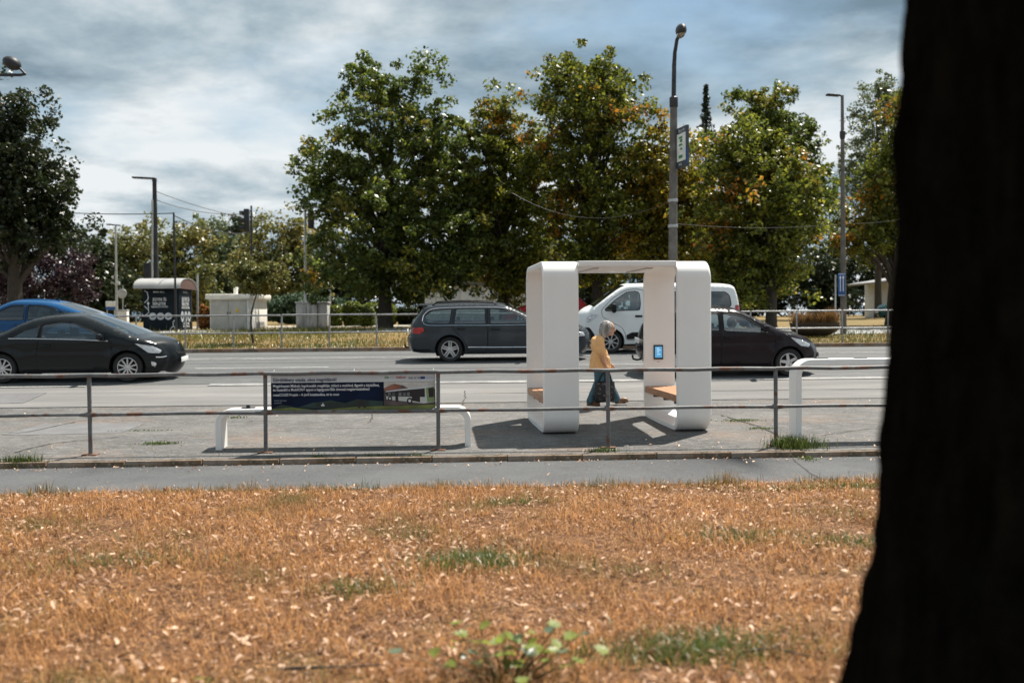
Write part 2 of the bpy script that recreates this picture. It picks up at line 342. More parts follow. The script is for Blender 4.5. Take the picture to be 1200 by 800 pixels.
def band_ring(x0, x1, d, h, r, th, e=.012, round_right=0.0):
    n = 9; A = rounded_loop(d, h, r, n); B = [(y + th, z + th) for y, z in rounded_loop(d - 2 * th, h - 2 * th, max(.04, r - th), n)]
    k = len(A); mb = MB(); V = []
    cy, cz_ = d / 2, h / 2
    def inset(P, q): return [(y + (q if y < cy else -q) * (1 if abs(y - cy) > .3 else 0), z + (q if z < cz_ else -q) * (1 if abs(z - cz_) > .3 else 0)) for y, z in P]
    # outer surface with rounded outer right edge, side walls, inner surface
    rows = [(x0, inset(A, e)), (x0 + e, A)]
    if round_right:
        for i in range(7):
            a = R(90 * i / 6); rows.append((x1 - round_right + round_right * math.sin(a), inset(A, round_right * (1 - math.cos(a)))))
    else: rows += [(x1 - e, A), (x1, inset(A, e))]
    rows += [(x1 - (.0), B), (x0, B)]
    for x, P in rows: V += [(x, y, z) for y, z in P]
    m = len(rows)
    Fs = [(i * k + j, i * k + (j + 1) % k, ((i + 1) % m) * k + (j + 1) % k, ((i + 1) % m) * k + j) for i in range(m) for j in range(k)]
    return mb.add(V, Fs)
def ring_part(x0, rr=0):
    r_ = band_ring(x0, x0 + KW, KD, KH, .27, TH, round_right=rr).build('loop_frame', m_white, kiosk, smooth=40)
    zt = .55
    pw = (KW - .03) / 5
    for i in range(5):
        MB().box((x0 + .012 + pw * (i + .5), KD / 2, zt - .055), (pw - .006, KD - 2 * TH - .01, .11), bev=.006).build('seat_plank', m_woodA, kiosk)
    for yy in (.45, KD / 2, KD - .45): MB().box((x0 + KW / 2, yy, zt - .135), (KW - .14, .05, .05)).build('seat_support', m_dark, kiosk)
ring_part(0); ring_part(KG - KW, .055)
MB().box((KG / 2, KD / 2, KH - .0475), (KG - 2 * KW - .004, KD - .30, .085), bev=.006).build('roof_panel', m_white, kiosk)
MB().box((KG / 2, .075, KH - .0475), (KG - 2 * KW - .004, .14, .085), bev=.012).build('roof_edge', m_white, kiosk)
MB().box((KG / 2, KD - .08, KH - .0475), (KG - 2 * KW - .004, .14, .085), bev=.012).build('roof_edge', m_white, kiosk)
for xx in (KG / 2 - .42, KG / 2 + .42):
    f_ = MB().box((xx, KD / 2, KH - .096), (.10, 1.5, .012), bev=.003).build('ceiling_lamp', pbr('lamp_frame', (.45, .45, .45), .4), kiosk)
    MB().box((xx, KD / 2, KH - .104), (.07, 1.44, .006)).build('diffuser', pbr('lamp_diffuser', (.75, .75, .74), .6), f_)
sx = KG - KW + .245; sy = KD - TH
scr = MB().box((sx, sy - .012, 1.13), (.165, .024, .25), bev=.006).build('screen', m_black, kiosk)
MB().box((sx, sy - .0255, 1.132), (.125, .004, .19)).build('display', pbr('screen_blue', (.05, .22, .42), .2, var=.1, scale=12, emit=((.10, .36, .62), .42)), scr)
m_scrt = pbr('screen_text', (.6, .75, .85), .3, emit=((.55, .75, .9), .45))
RX = Matrix.Rotation(R(90), 4, 'X')
for i, (wd, dz) in enumerate(((.05, .06), (.07, .03), (.04, 0), (.06, -.04))): MB().box((sx - .01 + .012 * (i % 2), sy - .0285, 1.135 + dz), (wd, .002, .010)).build('screen_line', m_scrt, scr)
text_mesh('USB', .032, pbr('grey_print', (.35, .35, .35), .6), 'print', kiosk, Matrix.Translation((sx, sy - .002, .955)) @ RX, 'CENTER')
# ------------------------------------------------------------------ bent white seats with dark discs
def bent_band(x0, x1, h, depth, th, r, name, label, cat, loc, discs, legs=(True, True)):
    t = thing(name, loc, label, cat)
    n = 10; P = [(x0, -.2)]
    P += [(x0 + r - r * math.cos(R(90 * i / n)), h - r + r * math.sin(R(90 * i / n))) for i in range(n + 1)]
    P += [(x1 - r + r * math.sin(R(90 * i / n)), h - r + r * math.cos(R(90 * i / n))) for i in range(n + 1)]
    P += [(x1, -.2)]
    ri = r - th
    Q = [(x0 + th, -.2)] + [(x0 + r - ri * math.cos(R(90 * i / n)), h - r + ri * math.sin(R(90 * i / n))) for i in range(n + 1)]
    Q += [(x1 - r + ri * math.sin(R(90 * i / n)), h - r + ri * math.cos(R(90 * i / n))) for i in range(n + 1)] + [(x1 - th, -.2)]
    mb = MB(); k = len(P); e = .01
    rows = [[(x, 0, z) for x, z in P], [(x, depth, z) for x, z in P], [(x, depth, z) for x, z in Q], [(x, 0, z) for x, z in Q]]
    V = [v for rw in rows for v in rw]
    Fs = [(i * k + j, i * k + j + 1, ((i + 1) % 4) * k + j + 1, ((i + 1) % 4) * k + j) for i in range(4) for j in range(k - 1)]
    b = mb.add(V, Fs).build('bent_frame', m_white, t, smooth=40)
    md = b.modifiers.new('bevel', 'BEVEL'); md.width = .008; md.segments = 2; md.limit_method = 'ANGLE'; md.angle_limit = R(50)
    for dx in discs:
        d = MB().lathe([(0, h - .004), (.095, h - .004), (.10, h + .004), (.095, h + .010), (.05, h + .012), (0, h + .012)], 24, 'Z', (dx, depth / 2, 0)).build('charging_disc', m_black, t)
    return t
bx0, bx1 = gx(252.5, 13.93), gx(552, 13.93)
bb = bent_band(0, bx1 - bx0, .56, .34, .085, .20, 'low_bench', 'low white bent bench right behind the blue banner', 'bench', (bx0, 13.93, gz(13.93) - .0), [.42, 1.9, 3.0])
MB().box((.42, .17, .585), (.05, .03, .05), bev=.006).build('clip', m_dark, bb)
lx0 = gx(933, 14.05)
lean = bent_band(0, 3.4, 1.165, .32, .085, .24, 'leaning_bar', 'tall white leaning bar with black discs, beside the dark tree trunk', 'leaning bar', (lx0, 14.05, gz(14.05)), [.42, 1.0, 1.6, 2.2])
# ------------------------------------------------------------------ railing along the kerb
m_galv = ground_mat('weathered_railing_paint', (.135, .14, .145), [((.24, .25, .25), 3., .48, .65, .7, U), ((.14, .055, .026), 5.0, .55, .63, .9, U), ((.05, .045, .045), 14., .6, .7, .6, U)], rough=.55, bump=.3, bscale=70, bdist=.006)
m_rustbase = pbr('rusty_base', (.13, .06, .032), .8, var=.4, scale=14, bump=.3)
rl = thing('railing', (0, 13.7, gz(13.7)), 'weathered grey two-rail pedestrian railing along the kerb in front of the pavilion', 'railing')
PX = [-9.84 + 2.353 * i for i in range(11)]
post = MB().tube([(0, 0, -.1), (0, 0, .30), (0, 0, 1.06)], .028, 12).mesh('post'); post.materials.append(m_galv)
plate = MB().box((0, 0, .006), (.20, .14, .012), bev=.003).mesh('base_plate'); plate.materials.append(m_rustbase)
collar = MB().tube([(-.14, 0, 0), (-.06, 0, 0), (-.03, 0, 0), (.03, 0, 0), (.06, 0, 0), (.14, 0, 0)], [.024, .033, .036, .036, .033, .024], 10).mesh('rail_joint'); collar.materials.append(m_galv)
for i, x in enumerate(PX):
    p = link('post', post, rl); p.location = (x, 0, 0); p.rotation_euler = (random.uniform(-.006, .006), random.uniform(-.008, .008), i)
    b = link('base_plate', plate, p); b.rotation_euler = (0, 0, -i + random.uniform(-.1, .1))
    c = link('rail_joint', collar, rl); c.location = (x, 0, .545)
    if i < len(PX) - 1:
        g = MB(); rr = [Vector((x + 2.353 * k / 6, 0, 1.075 + .006 * math.sin(k * 2.1 + i))) for k in range(7)]
        g.tube(rr, .027, 12).build('top_rail', m_galv, rl)
        MB().tube([(x + .03 + (2.293) * k / 4, 0, .545 + .004 * math.sin(k * 1.7 + i * 2)) for k in range(5)], .024, 10).build('middle_rail', m_galv, rl)
# ------------------------------------------------------------------ banner tied to the railing
bxL, bxR = gx(318.5, 13.73), gx(511, 13.73); BW = bxR - bxL; bz0, bz1 = zat(481, 415, 13.73), zat(436.5, 415, 13.73); BH = bz1 - bz0
ban = thing('info_banner', (bxL, 13.735, bz0), 'dark blue printed banner with a bus picture tied between two railing posts', 'banner')
m_bnavy = pbr('banner_navy', (.004, .011, .034), .6, var=.3, scale=2.5, spec=.15); m_bhead = pbr('banner_header', (.60, .63, .66), .45, var=.04)
m_bgreen = pbr('banner_green', (.16, .19, .05), .5, var=.3, scale=4); m_bink = pbr('banner_ink', (.015, .03, .085), .5); m_btxt = pbr('banner_white_ink', (.78, .8, .84), .5)
def bbox(name, u0, u1, v0, v1, mat, lay, par=ban):       # u, v as fractions of the banner from its top left; lay = print layer
    return MB().box(((u0 + u1) / 2 * BW, -.004 - .0012 * lay, (1 - (v0 + v1) / 2) * BH), ((u1 - u0) * BW, .001, (v1 - v0) * BH)).build(name, mat, par, smooth=0)
MB().box((BW / 2, 0, BH / 2), (BW, .006, BH)).build('panel', m_bnavy, ban)
bbox('header', .0, 1., .0, .25, m_bhead, 0); 
def bpoly(name, pts, mat, lay): return MB().prism([(u * BW, (1 - v) * BH) for u, v in pts], lambda u, v, d: (u, d, v), -.004 - .0012 * lay, -.0035 - .0012 * lay).build(name, mat, ban, smooth=0)
bpoly('meadow_print', [(0, 1), (0, .93), (.12, .9), (.26, .96), (.36, .95), (.5, .90), (.75, .88), (1, .86), (1, 1)], m_bgreen, 0)
bpoly('hill_print', [(0, .93), (.06, .82), (.16, .9), (.25, .78), (.36, .72), (.45, .8), (.52, .7), (.68, .76), (.68, .885), (.5, .895), (.36, .945), (.12, .895)], pbr('banner_dark_green', (.012, .035, .03), .5, var=.4, scale=6), 0)
bpoly('photo_print', [(.685, .255), (1, .255), (1, .855), (.685, .875)], pbr('print_tarmac', (.09, .07, .07), .5, var=.3, scale=5), 1)
bpoly('photo_sky', [(.685, .255), (1, .255), (1, .45), (.84, .44), (.80, .34), (.74, .34), (.685, .42)], pbr('print_house', (.55, .53, .50), .5, var=.15, scale=9), 2)
bpoly('photo_roof', [(.685, .48), (.70, .38), (.75, .30), (.79, .34), (.79, .45)], pbr('print_brick', (.30, .12, .08), .5, var=.3), 3)
m_pbus = pbr('print_bus_body', (.60, .64, .62), .4); m_pblk = pbr('print_black', (.012, .012, .016), .4); m_pgl = pbr('print_glass', (.12, .14, .15), .4, var=.5, scale=14)
bpoly('bus_print', [(.695, .50), (.99, .37), (.995, .79), (.93, .83), (.70, .71)], m_pbus, 4)
bpoly('bus_windows', [(.695, .52), (.935, .43), (.935, .66), (.70, .63)], m_pblk, 5)
bpoly('bus_roof_rack', [(.70, .49), (.92, .38), (.985, .36), (.985, .40), (.70, .515)], m_bhead, 6)
bpoly('bus_front', [(.94, .42), (.99, .385), (.995, .78), (.95, .80)], pbr('print_bus_green', (.22, .32, .14), .4), 6)
bpoly('bus_windscreen', [(.955, .43), (.99, .41), (.99, .66), (.96, .67)], m_pblk, 7)
for u in (.71, .735, .775, .80, .825): bpoly('window_print', [(u, .53), (u + .017, .525), (u + .017, .625), (u, .62)], m_pgl, 6)
for u0, u1 in ((.755, .772), (.855, .905)): bpoly('bus_door', [(u0, .50), (u1, .48), (u1, .80), (u0, .75)], m_pblk, 6)
for u, v, r_ in ((.722, .69, .014), (.842, .755, .018)):
    bpoly('wheel_print', [(u + r_ * math.cos(a * .5236), v + r_ * 4.6 * math.sin(a * .5236)) for a in range(12)][::-1], m_pblk, 7)
    bpoly('hub_print', [(u + r_ * .5 * math.cos(a * .5236), v + r_ * 2.3 * math.sin(a * .5236)) for a in range(12)][::-1], m_bhead, 8)
def btext(s, u, v, h, mat, width=None, bold=.0):
    o = text_mesh(s, h, mat, 'print', ban, Matrix.Translation((u * BW, -.0068, (1 - v) * BH)) @ RX, bold=bold)
    if width:
        xs_ = [q.co.x for q in o.data.vertices]; k = width * BW / (max(xs_) - min(xs_)); x0 = u * BW
        for q in o.data.vertices: q.co.x = x0 + (q.co.x - x0) * k
    return o
btext('Gördülékeny utazás, okos megoldások!', .012, .215, .066, m_bink, .385, .0018)
btext('Megérkezett Miskolc legokosabb megállója: töltsd a mobilod, figyeld a kijelzőket,', .012, .365, .052, m_btxt, .645, .0008)
btext('és használd a MobilON+ appot a legegyszerűbb útvonal megtervezéséhez!', .012, .465, .052, m_btxt, .585, .0008)
btext('metaCCAZE Projekt – A jövő közlekedése, itt és most', .012, .595, .048, m_btxt, .40, .0006)
btext('További információ', .018, .73, .028, pbr('banner_pale_ink', (.35, .42, .5), .5), .075); btext('a projektről', .018, .79, .028, MATS['banner_pale_ink'], .045)
bpoly('boat_print', [(.30, .84), (.325, .84), (.32, .87), (.305, .87)], m_btxt, 2); bpoly('sail_print', [(.31, .83), (.312, .78), (.32, .83)], m_btxt, 2)
bpoly('figure_print', [(.535, .72), (.56, .72), (.575, .93), (.562, .93), (.55, .82), (.538, .93), (.525, .93)], m_pblk, 2)
btext('bb', .69, .165, .05, pbr('logo_green', (.03, .22, .05), .5), .025, .001); btext('•••', .72, .165, .04, pbr('logo_grey', (.25, .35, .3), .5), .025)
btext('miskolc', .758, .165, .05, pbr('logo_red', (.40, .03, .03), .5), .062, .001)
for k, (u, wd) in enumerate(((.835, .03), (.87, .014), (.89, .022))):
    for v in (.135, .165): bbox('logo_bar', u, u + wd, v, v + .014, m_bink, 2)
eu = bbox('flag_print', .91, .937, .12, .185, pbr('flag_blue', (.01, .03, .22), .5), 2)
for v in (.13, .155, .175): bbox('logo_bar', .943, .985, v, v + .010, pbr('pale_logo', (.35, .42, .55), .5), 2)
for u, v in ((.01, -.03), (.495, -.03), (.978, -.03), (.49, 1.03), (.56, 1.03), (.015, 1.03)):
    MB().tube([(u * BW + .03 * math.cos(a * .7), -.036 * math.sin(a * .7 + .3), (1 - v) * BH + .03 * math.cos(a * .7 + .3)) for a in range(10)], .004, 6).build('cable_tie', pbr('tie_white', (.75, .75, .72), .5), ban)
# ------------------------------------------------------------------ vehicles
def seg_dist(P, A):
    """distance of points P (n,2) to the polyline A (k,2)"""
    P = np.asarray(P)[:, None, :]; a = A[None, :-1]; b = A[None, 1:]; d = b - a
    t = np.clip(((P - a) * d).sum(-1) / np.maximum((d * d).sum(-1), 1e-9), 0, 1)
    return np.sqrt(((P - a - d * t[..., None]) ** 2).sum(-1)).min(1)
def inside(P, poly):
    P = np.asarray(P); x, y = P[:, 0], P[:, 1]; r = np.zeros(len(P), bool); n = len(poly)
    for i in range(n):
        (x0, y0), (x1, y1) = poly[i], poly[i - 1]
        if y0 == y1: continue
        c = (y0 > y) != (y1 > y); r ^= c & (x < (x1 - x0) * (y - y0) / (y1 - y0) + x0)
    return r
def densify(poly, d=.06):
    o = []
    for i in range(len(poly)):
        a = Vector(poly[i]); b = Vector(poly[(i + 1) % len(poly)]); k = max(1, int((b - a).length / d))
        o += [tuple(a + (b - a) * j / k) for j in range(k)]
    return o
def round_poly(poly, r=.05, n=4):
    o = []; k = len(poly)
    for i in range(k):
        p = Vector(poly[i]); a = Vector(poly[i - 1]) - p; b = Vector(poly[(i + 1) % k]) - p
        q = min(r, a.length * .45, b.length * .45); s, e = p + a.normalized() * q, p + b.normalized() * q
        for j in range(n + 1):
            t = j / n; o.append(tuple((1 - t) ** 2 * s + 2 * t * (1 - t) * p + t * t * e))
    return o
m_glass = glass('car_glass', (.62, .70, .69), .30); m_dglass = glass('dark_car_glass', (.12, .15, .15), .2)
m_tyre = pbr('tyre_rubber', (.018, .018, .019), .8, var=.3); m_rim = pbr('alloy_rim', (.55, .56, .58), .35, metal=.85, var=.1)
m_trim = pbr('black_trim', (.010, .010, .011), .55, var=.3, spec=.25); m_chrome = pbr('chrome', (.75, .76, .78), .15, metal=1., var=.03)
m_lamp = pbr('headlamp_glass', (.62, .65, .68), .12, var=.15, scale=14, coat=1.); m_tail = pbr('tail_lamp', (.42, .012, .012), .15, var=.3, scale=10, coat=1.)
m_seat = pbr('seat_cloth', (.03, .031, .034), .85, var=.2); m_plate = pbr('number_plate', (.72, .73, .72), .5, var=.05); m_amber = pbr('amber_lamp', (.6, .2, .02), .2, coat=1.)
m_skin = pbr('skin', (.50, .27, .18), .5, var=.08, scale=9)
def wheel_meshes(r, spokes, rim_r, double=False):
    t = MB().lathe([(rim_r - .005, -.09), (rim_r + .02, -.105), (r - .03, -.11), (r - .008, -.085), (r, -.05), (r, .05), (r - .008, .085), (r - .03, .11), (rim_r + .02, .105), (rim_r - .005, .09)], 36, 'Y').mesh('tyre'); t.materials.append(m_tyre)
    g = MB().lathe([(rim_r - .012, .09), (rim_r, .095), (rim_r, -.098), (rim_r - .014, -.100), (rim_r - .022, -.085), (rim_r - .03, .05)], 32, 'Y')
    g.lathe([(0, -.078), (.035, -.078), (.06, -.066), (.065, -.03)], 20, 'Y')
    for i in range(spokes):
        a = 2 * math.pi * i / spokes
        for da in ((-.13, .13) if double else (0,)):
            w0, w1 = (.020, .014) if double else (.016, .017) if spokes > 7 else (.034, .028)
            c, s_ = math.cos(a), math.sin(a); e1, e2 = Vector((c, 0, s_)), Vector((-s_, 0, c))
            c2, s2 = math.cos(a + da), math.sin(a + da); f1, f2 = Vector((c2, 0, s2)), Vector((-s2, 0, c2))
            P = [e1 * .045 + e2 * (k * w0 + da * .2) + Vector((0, y, 0)) for y in (-.085, -.05) for k in (-1, 1)] + [f1 * (rim_r - .015) + f2 * k * w1 + Vector((0, y, 0)) for y in (-.088, -.05) for k in (-1, 1)]
            g.add(P, [(0, 1, 5, 4), (2, 6, 7, 3), (0, 4, 6, 2), (1, 3, 7, 5), (0, 2, 3, 1), (4, 5, 7, 6)])
    rm = g.mesh('rim'); rm.materials.append(m_rim)
    d = MB().lathe([(0, -.02), (rim_r - .03, -.02), (rim_r - .03, .06)], 24, 'Y').mesh('brake_disc'); d.materials.append(m_trim)
    return t, rm, d
def seat_mesh():
    g = MB().box((0, 0, .30), (.50, .48, .16), bev=.05)
    g.box((-.27, 0, .62), (.15, .46, .60), Matrix.Rotation(R(-14), 3, 'Y'), bev=.05); g.box((-.37, 0, 1.0), (.09, .26, .17), Matrix.Rotation(R(-10), 3, 'Y'), bev=.035)
    m = g.mesh('seat'); m.materials.append(m_seat); return m
SEAT = seat_mesh()
def vehicle(name, label, cat, X, Ynear, px_dir, sp, slope=.05, group=None, full=True):
    W = sp['W']; heading = 1 if px_dir > 0 else -1
    near = -1 if heading > 0 else 1                      # local side that faces the camera
    yc = Ynear + W
    root = thing(name, (X, yc, gz(yc) + .014), label, cat, group, rot=(slope * heading, 0, 0 if heading > 0 else math.pi))
    # ---- outline
    ctrl = sp['top']; pts = catmull([(p[0], p[1], 0) for p in ctrl], 5); tags = []
    for i in range(len(ctrl) - 1): tags += [ctrl[i][2]] * 5
    top = np.array([(p.x, p.y) for p in pts]); x_r, x_f = top[0, 0], top[-1, 0]
    sill = sp.get('sill', .24); outline = [tuple(p) for p in top] + [(x_f - .25, sill - .03), (0, sill), (x_r + .25, sill)]
    paint = sp['paint']; roofz = top[:, 1].max(); belt = sp['belt']; tum = sp['tum']; Lf, Lr = top[:, 0].max(), top[:, 0].min()
    def wd(P):
        P = np.asarray(P, float); x, z = P[:, 0], P[:, 1]
        tf = np.clip((x - (Lf - .95)) / .95, 0, 1); tr = np.clip(((Lr + .75) - x) / .75, 0, 1)
        w_ = W - sp.get('nose', .22) * tf ** 2.2 - sp.get('tail', .12) * tr ** 2
        up = np.clip((z - belt) / (roofz - belt), 0, 1); w_ = w_ - tum * (up ** 1.25) - .012 * (z > belt)
        w_ = w_ - .05 * np.clip((.52 - z) / .3, 0, 1) ** 2 - .018 * np.exp(-((z - (belt - .19)) / .05) ** 2) * sp.get('crease', 1)
        for ax in sp['axles']:                             # flared arches
            dd = np.hypot(x - ax, z - sp['wr']); w_ = w_ + .022 * np.exp(-((dd - sp['wr'] - .09) / .06) ** 2)
        d = seg_dist(P, top); rr = sp.get('edge', .10); k = np.clip(rr - d, 0, rr); return w_ - (rr - np.sqrt(np.maximum(rr * rr - k * k, 0)))
    arches = [[(ax + (sp['wr'] + .055) * math.cos(R(a)), sp['wr'] + (sp['wr'] + .055) * math.sin(R(a))) for a in range(0, 360, 12)] for ax in sp['axles']]
    wins = [round_poly(p, .05) for p in sp['windows']]; doors = [round_poly(p, .07) for p in sp['doors']]
    lamps = [(round_poly(p, .03), m_) for p, m_ in sp.get('lamps', [])]; trims = [(round_poly(p, .03), m_) for p, m_ in sp.get('trims', [])]
    V2 = []; E2 = []
    for loop in [outline] + arches + wins + doors + [l[0] for l in lamps] + [l[0] for l in trims]:
        L = densify(loop); o = len(V2); V2 += L; E2 += [(o + i, o + (i + 1) % len(L)) for i in range(len(L))]
    step = .085
    gxs = np.arange(Lr, Lf, step); gzs = np.arange(.2, roofz, step); G = np.array([(x + (step / 2 if j % 2 else 0), z) for j, z in enumerate(gzs) for x in gxs])
    G = G[inside(G, outline)]; G = G[seg_dist(G, top) > .015]
    rim_pts = [tuple(p) for off in (.02, .05, .085) for p in (top[:-1] + top[1:]) / 2 + off * np.stack([np.diff(top[:, 1]), -np.diff(top[:, 0])], 1) / np.maximum(np.hypot(*np.diff(top, axis=0).T), 1e-6)[:, None]]
    V2 += [tuple(p) for p in G] + [p for p in rim_pts if inside([p], outline)[0]]
    res = delaunay_2d_cdt([Vector(p) for p in V2], E2, [], 0, 1e-4); vv = np.array([(v.x, v.y) for v in res[0]]); ff = np.array([f for f in res[2] if len(f) == 3])
    cen = vv[ff].mean(1); keep = inside(cen, outline)
    for a in arches: keep &= ~inside(cen, a)
    ff = ff[keep]; cen = cen[keep]; reg = np.zeros(len(ff), int)
    for i, d in enumerate(doors): reg[inside(cen, d)] = 100 + i
    for i, l in enumerate(lamps): reg[inside(cen, l[0])] = 200 + i
    for i, l in enumerate(trims): reg[inside(cen, l[0])] = 300 + i
    for i, d in enumerate(wins): reg[inside(cen, d)] = 1 + i
    wv = wd(vv)
    def patch(mask, side, off=0.0):
        f_ = ff[mask]; u, inv = np.unique(f_, return_inverse=True); P = vv[u]; y = side * (wv[u] + off)
        mb = MB(); mb.add([(a, b_, c) for (a, c), b_ in zip(P, y)], [tuple(t) for t in inv.reshape(-1, 3)]); return mb
    body = MB()
    for sd_ in (-1, 1):
        if sd_ == near: p = patch((reg == 0), sd_)
        else: p = patch((reg == 0) | ((reg >= 100) & (reg < 200)) | (reg >= 300), sd_)
        body.add(p.v, p.f)
    # ---- hood, glass, roof, tail: strips across the car
    ew = wd(top); ts = [-1, -.93, -.75, -.5, -.25, 0, .25, .5, .75, .93, 1]; nT = len(ts)
    nrm = np.zeros_like(top); dv = np.gradient(top, axis=0); nrm[:, 0] = -dv[:, 1]; nrm[:, 1] = dv[:, 0]; nrm /= np.maximum(np.hypot(nrm[:, 0], nrm[:, 1]), 1e-6)[:, None]
    S3 = []
    for i, (x, z) in enumerate(top):
        endf = max(0, min(1, (x - (Lf - .5)) / .5)) ** 1.5; endr = max(0, min(1, ((Lr + .3) - x) / .3)) ** 1.5
        cr = .035 + sp.get('bulge', .13) * endf + .06 * endr
        row = []
        for t in ts:
            k = cr * (1 - abs(t) ** 2.4); row.append((x + nrm[i, 0] * k, ew[i] * t, z + nrm[i, 1] * k))
        S3.append(row)
    gl = {}
    for i in range(len(top) - 1):
        for j in range(nT - 1):
            q = [S3[i][j], S3[i][j + 1], S3[i + 1][j + 1], S3[i + 1][j]]; tg = tags[i]
            if tg in ('windshield', 'rear_window') and 0 < j < nT - 2: gl.setdefault(tg, MB()).add(q, [(0, 1, 2, 3)])
            else: body.add(q, [(0, 1, 2, 3)])
    bo = body.build('body', paint, root, smooth=42, merge=.002)
    for tg, mb in gl.items(): mb.build(tg, sp.get('wsglass', m_glass), root, smooth=50, merge=.002)
    # ---- doors and windows of the near side
    dobs = []
    for i, d in enumerate(doors):
        do = patch(reg == 100 + i, near).build('door', paint, root, smooth=42); dobs.append(do)
        D = densify(d, .1); D.append(D[0]); y = wd(D)
        MB().tube([(a, near * (b_ - .002), c) for (a, c), b_ in zip(D, y)], .0075, 5, caps=False).build('seam', m_trim, do)
        if i < len(sp.get('handles', [])):
            hx, hz = sp['handles'][i]; hy = float(wd([(hx, hz)])[0])
            MB().box((hx, near * (hy + .022), hz), (.19, .028, .032), bev=.012).build('handle', sp.get('handlemat', paint), do)
            MB().box((hx, near * (hy + .002), hz - .005), (.21, .012, .06), bev=.006).build('handle_recess', m_trim, do)
    for i, d in enumerate(wins):
        c_ = np.mean(np.array(d), 0); par = root
        for q, dd in enumerate(doors):
            if inside([c_], dd)[0]: par = dobs[q]
        gm = sp.get('winmat', [m_glass] * 9)[i]
        wo = patch(reg == 1 + i, near, -.006).build('window', gm, par, smooth=50)
        if par is root:
            D = densify(d, .08); D.append(D[0]); y = wd(D); MB().tube([(a, near * (b_ + .001), c) for (a, c), b_ in zip(D, y)], .010, 6, caps=False).build('seal', sp.get('sealmat', m_trim), wo)
        else:
            D = densify(d, .08); D.append(D[0]); y = wd(D); o_ = MB().tube([(a, near * (b_ + .001), c) for (a, c), b_ in zip(D, y)], .010, 6, caps=False).build('window_seal', sp.get('sealmat', m_trim), par)
        patch(reg == 1 + i, -near, -.006).build('far_window', gm, root, smooth=50)
    for i, (l, m_) in enumerate(lamps):
        for sd_ in (-1, 1):
            nm = 'tail_lamp' if m_ is m_tail else 'headlamp' if m_ is m_lamp else 'lamp'
            lo_ = patch(reg == 200 + i, sd_, .010).build(nm, m_, root, smooth=60)
            if m_ is m_lamp and sd_ == near and full:
                c_ = np.mean(np.array(l), 0); w_ = float(wd([c_])[0]); MB().ell((c_[0], sd_ * (w_ + .002), c_[1]), (.06, .02, .05)).build('lens', m_chrome, lo_)
    for i, (l, m_) in enumerate(trims): patch(reg == 300 + i, near, .004).build('trim_panel', m_, root, smooth=60)
    for path, rad, m_, nm in sp.get('lines', []):
        D = [(a.x, a.y) for a in catmull([(p[0], p[1], 0) for p in path], 6)]; y = wd(D)
        for sd_ in (-1, 1): MB().tube([(a, sd_ * (b_ + .004), c) for (a, c), b_ in zip(D, y)], rad, 6).build(nm, m_, root)
    # ---- underside, wheel tubs, wheels
    ub = MB().box(((Lf + Lr) / 2, 0, .33), (Lf - Lr - .5, 2 * W - .46, .20)); ub.box(((Lf + Lr) / 2, 0, .235), (sp['axles'][0] - sp['axles'][1] - 2 * sp['wr'] - .14, 2 * W - .14, .06)); ub.build('underbody', m_trim, root)
    for ax in sp['axles']:
        for sd_ in (-1, 1):
            ra = sp['wr'] + .052; P = [(ax + ra * math.cos(R(a)), sp['wr'] + ra * math.sin(R(a))) for a in range(-30, 211, 15)]; k = len(P)
            y0 = sd_ * (W - .045); y1 = sd_ * (W - .36)
            MB().add([(x, y0, z) for x, z in P] + [(x, y1, z) for x, z in P], [(i, i + 1, k + i + 1, k + i) for i in range(k - 1)] + [tuple(range(k, 2 * k))]).build('wheel_arch', m_trim, root)
    t_, rm_, dm_ = wheel_meshes(sp['wr'], sp['spokes'], sp['wr'] - .105, sp.get('double', False))
    for ax in sp['axles']:
        for sd_ in (-1, 1):
            e = bpy.data.objects.new('wheel', t_); COL.objects.link(e); e.parent = root; e.location = (ax, sd_ * (W - .135), sp['wr']); e.rotation_euler = (0, random.uniform(0, 1), 0 if sd_ < 0 else math.pi)
            link('rim', rm_, e); link('brake_disc', dm_, e)
    # ---- cabin
    if full:
        sxs = sp.get('seats', (.25, -.65))
        for k_, s0 in enumerate(sxs):
            for sy_ in (-.38, .38):
                so = link('seat', SEAT, root); so.location = (s0, sy_, sp.get('seatz', .02))
        MB().box((sxs[0] + .95, 0, belt - .16), (.45, 2 * W - .34, .22), bev=.06).build('dashboard', m_trim, root)
        sw = MB().tube([(0, .18 * math.cos(a * .5236), .18 * math.sin(a * .5236)) for a in range(13)], .016, 6, caps=False); sw.box((0, 0, 0), (.02, .30, .05), bev=.008)
        so = sw.build('steering_wheel', m_trim, root); so.location = (sxs[0] + .55, .38, belt - .04); so.rotation_euler = (0, R(-25), 0)
    MB().box(((Lf + Lr) / 2 - .2, 0, .55), (2.6, 2 * W - .4, .05)).build('cabin_floor', m_trim, root)
    # ---- mirrors
    for sd_ in (-1, 1):
        mx_, mz_ = sp['mirror']; wy = float(wd([(mx_, mz_)])[0])
        mo = MB().box((mx_, sd_ * (wy + .11), mz_ + .05), (.13, .20, sp.get('mh', .14)), bev=.055).build('mirror', sp.get('mirrormat', paint), root)
        MB().box((mx_ + .01, sd_ * (wy + .02), mz_ - .005), (.07, .10, .05), bev=.02).build('mirror_arm', m_trim, mo)
    # ---- number plates, grille
    fx, rx = Lf + sp.get('bulge', .13) + .03, Lr - .085
    MB().box((fx + .005, 0, sp.get('platez', .42)), (.012, .52, .11), bev=.004).build('number_plate', m_plate, root)
    MB().box((rx - .01, 0, sp.get('rplatez', .75)), (.012, .52, .11), bev=.004).build('number_plate', m_plate, root)
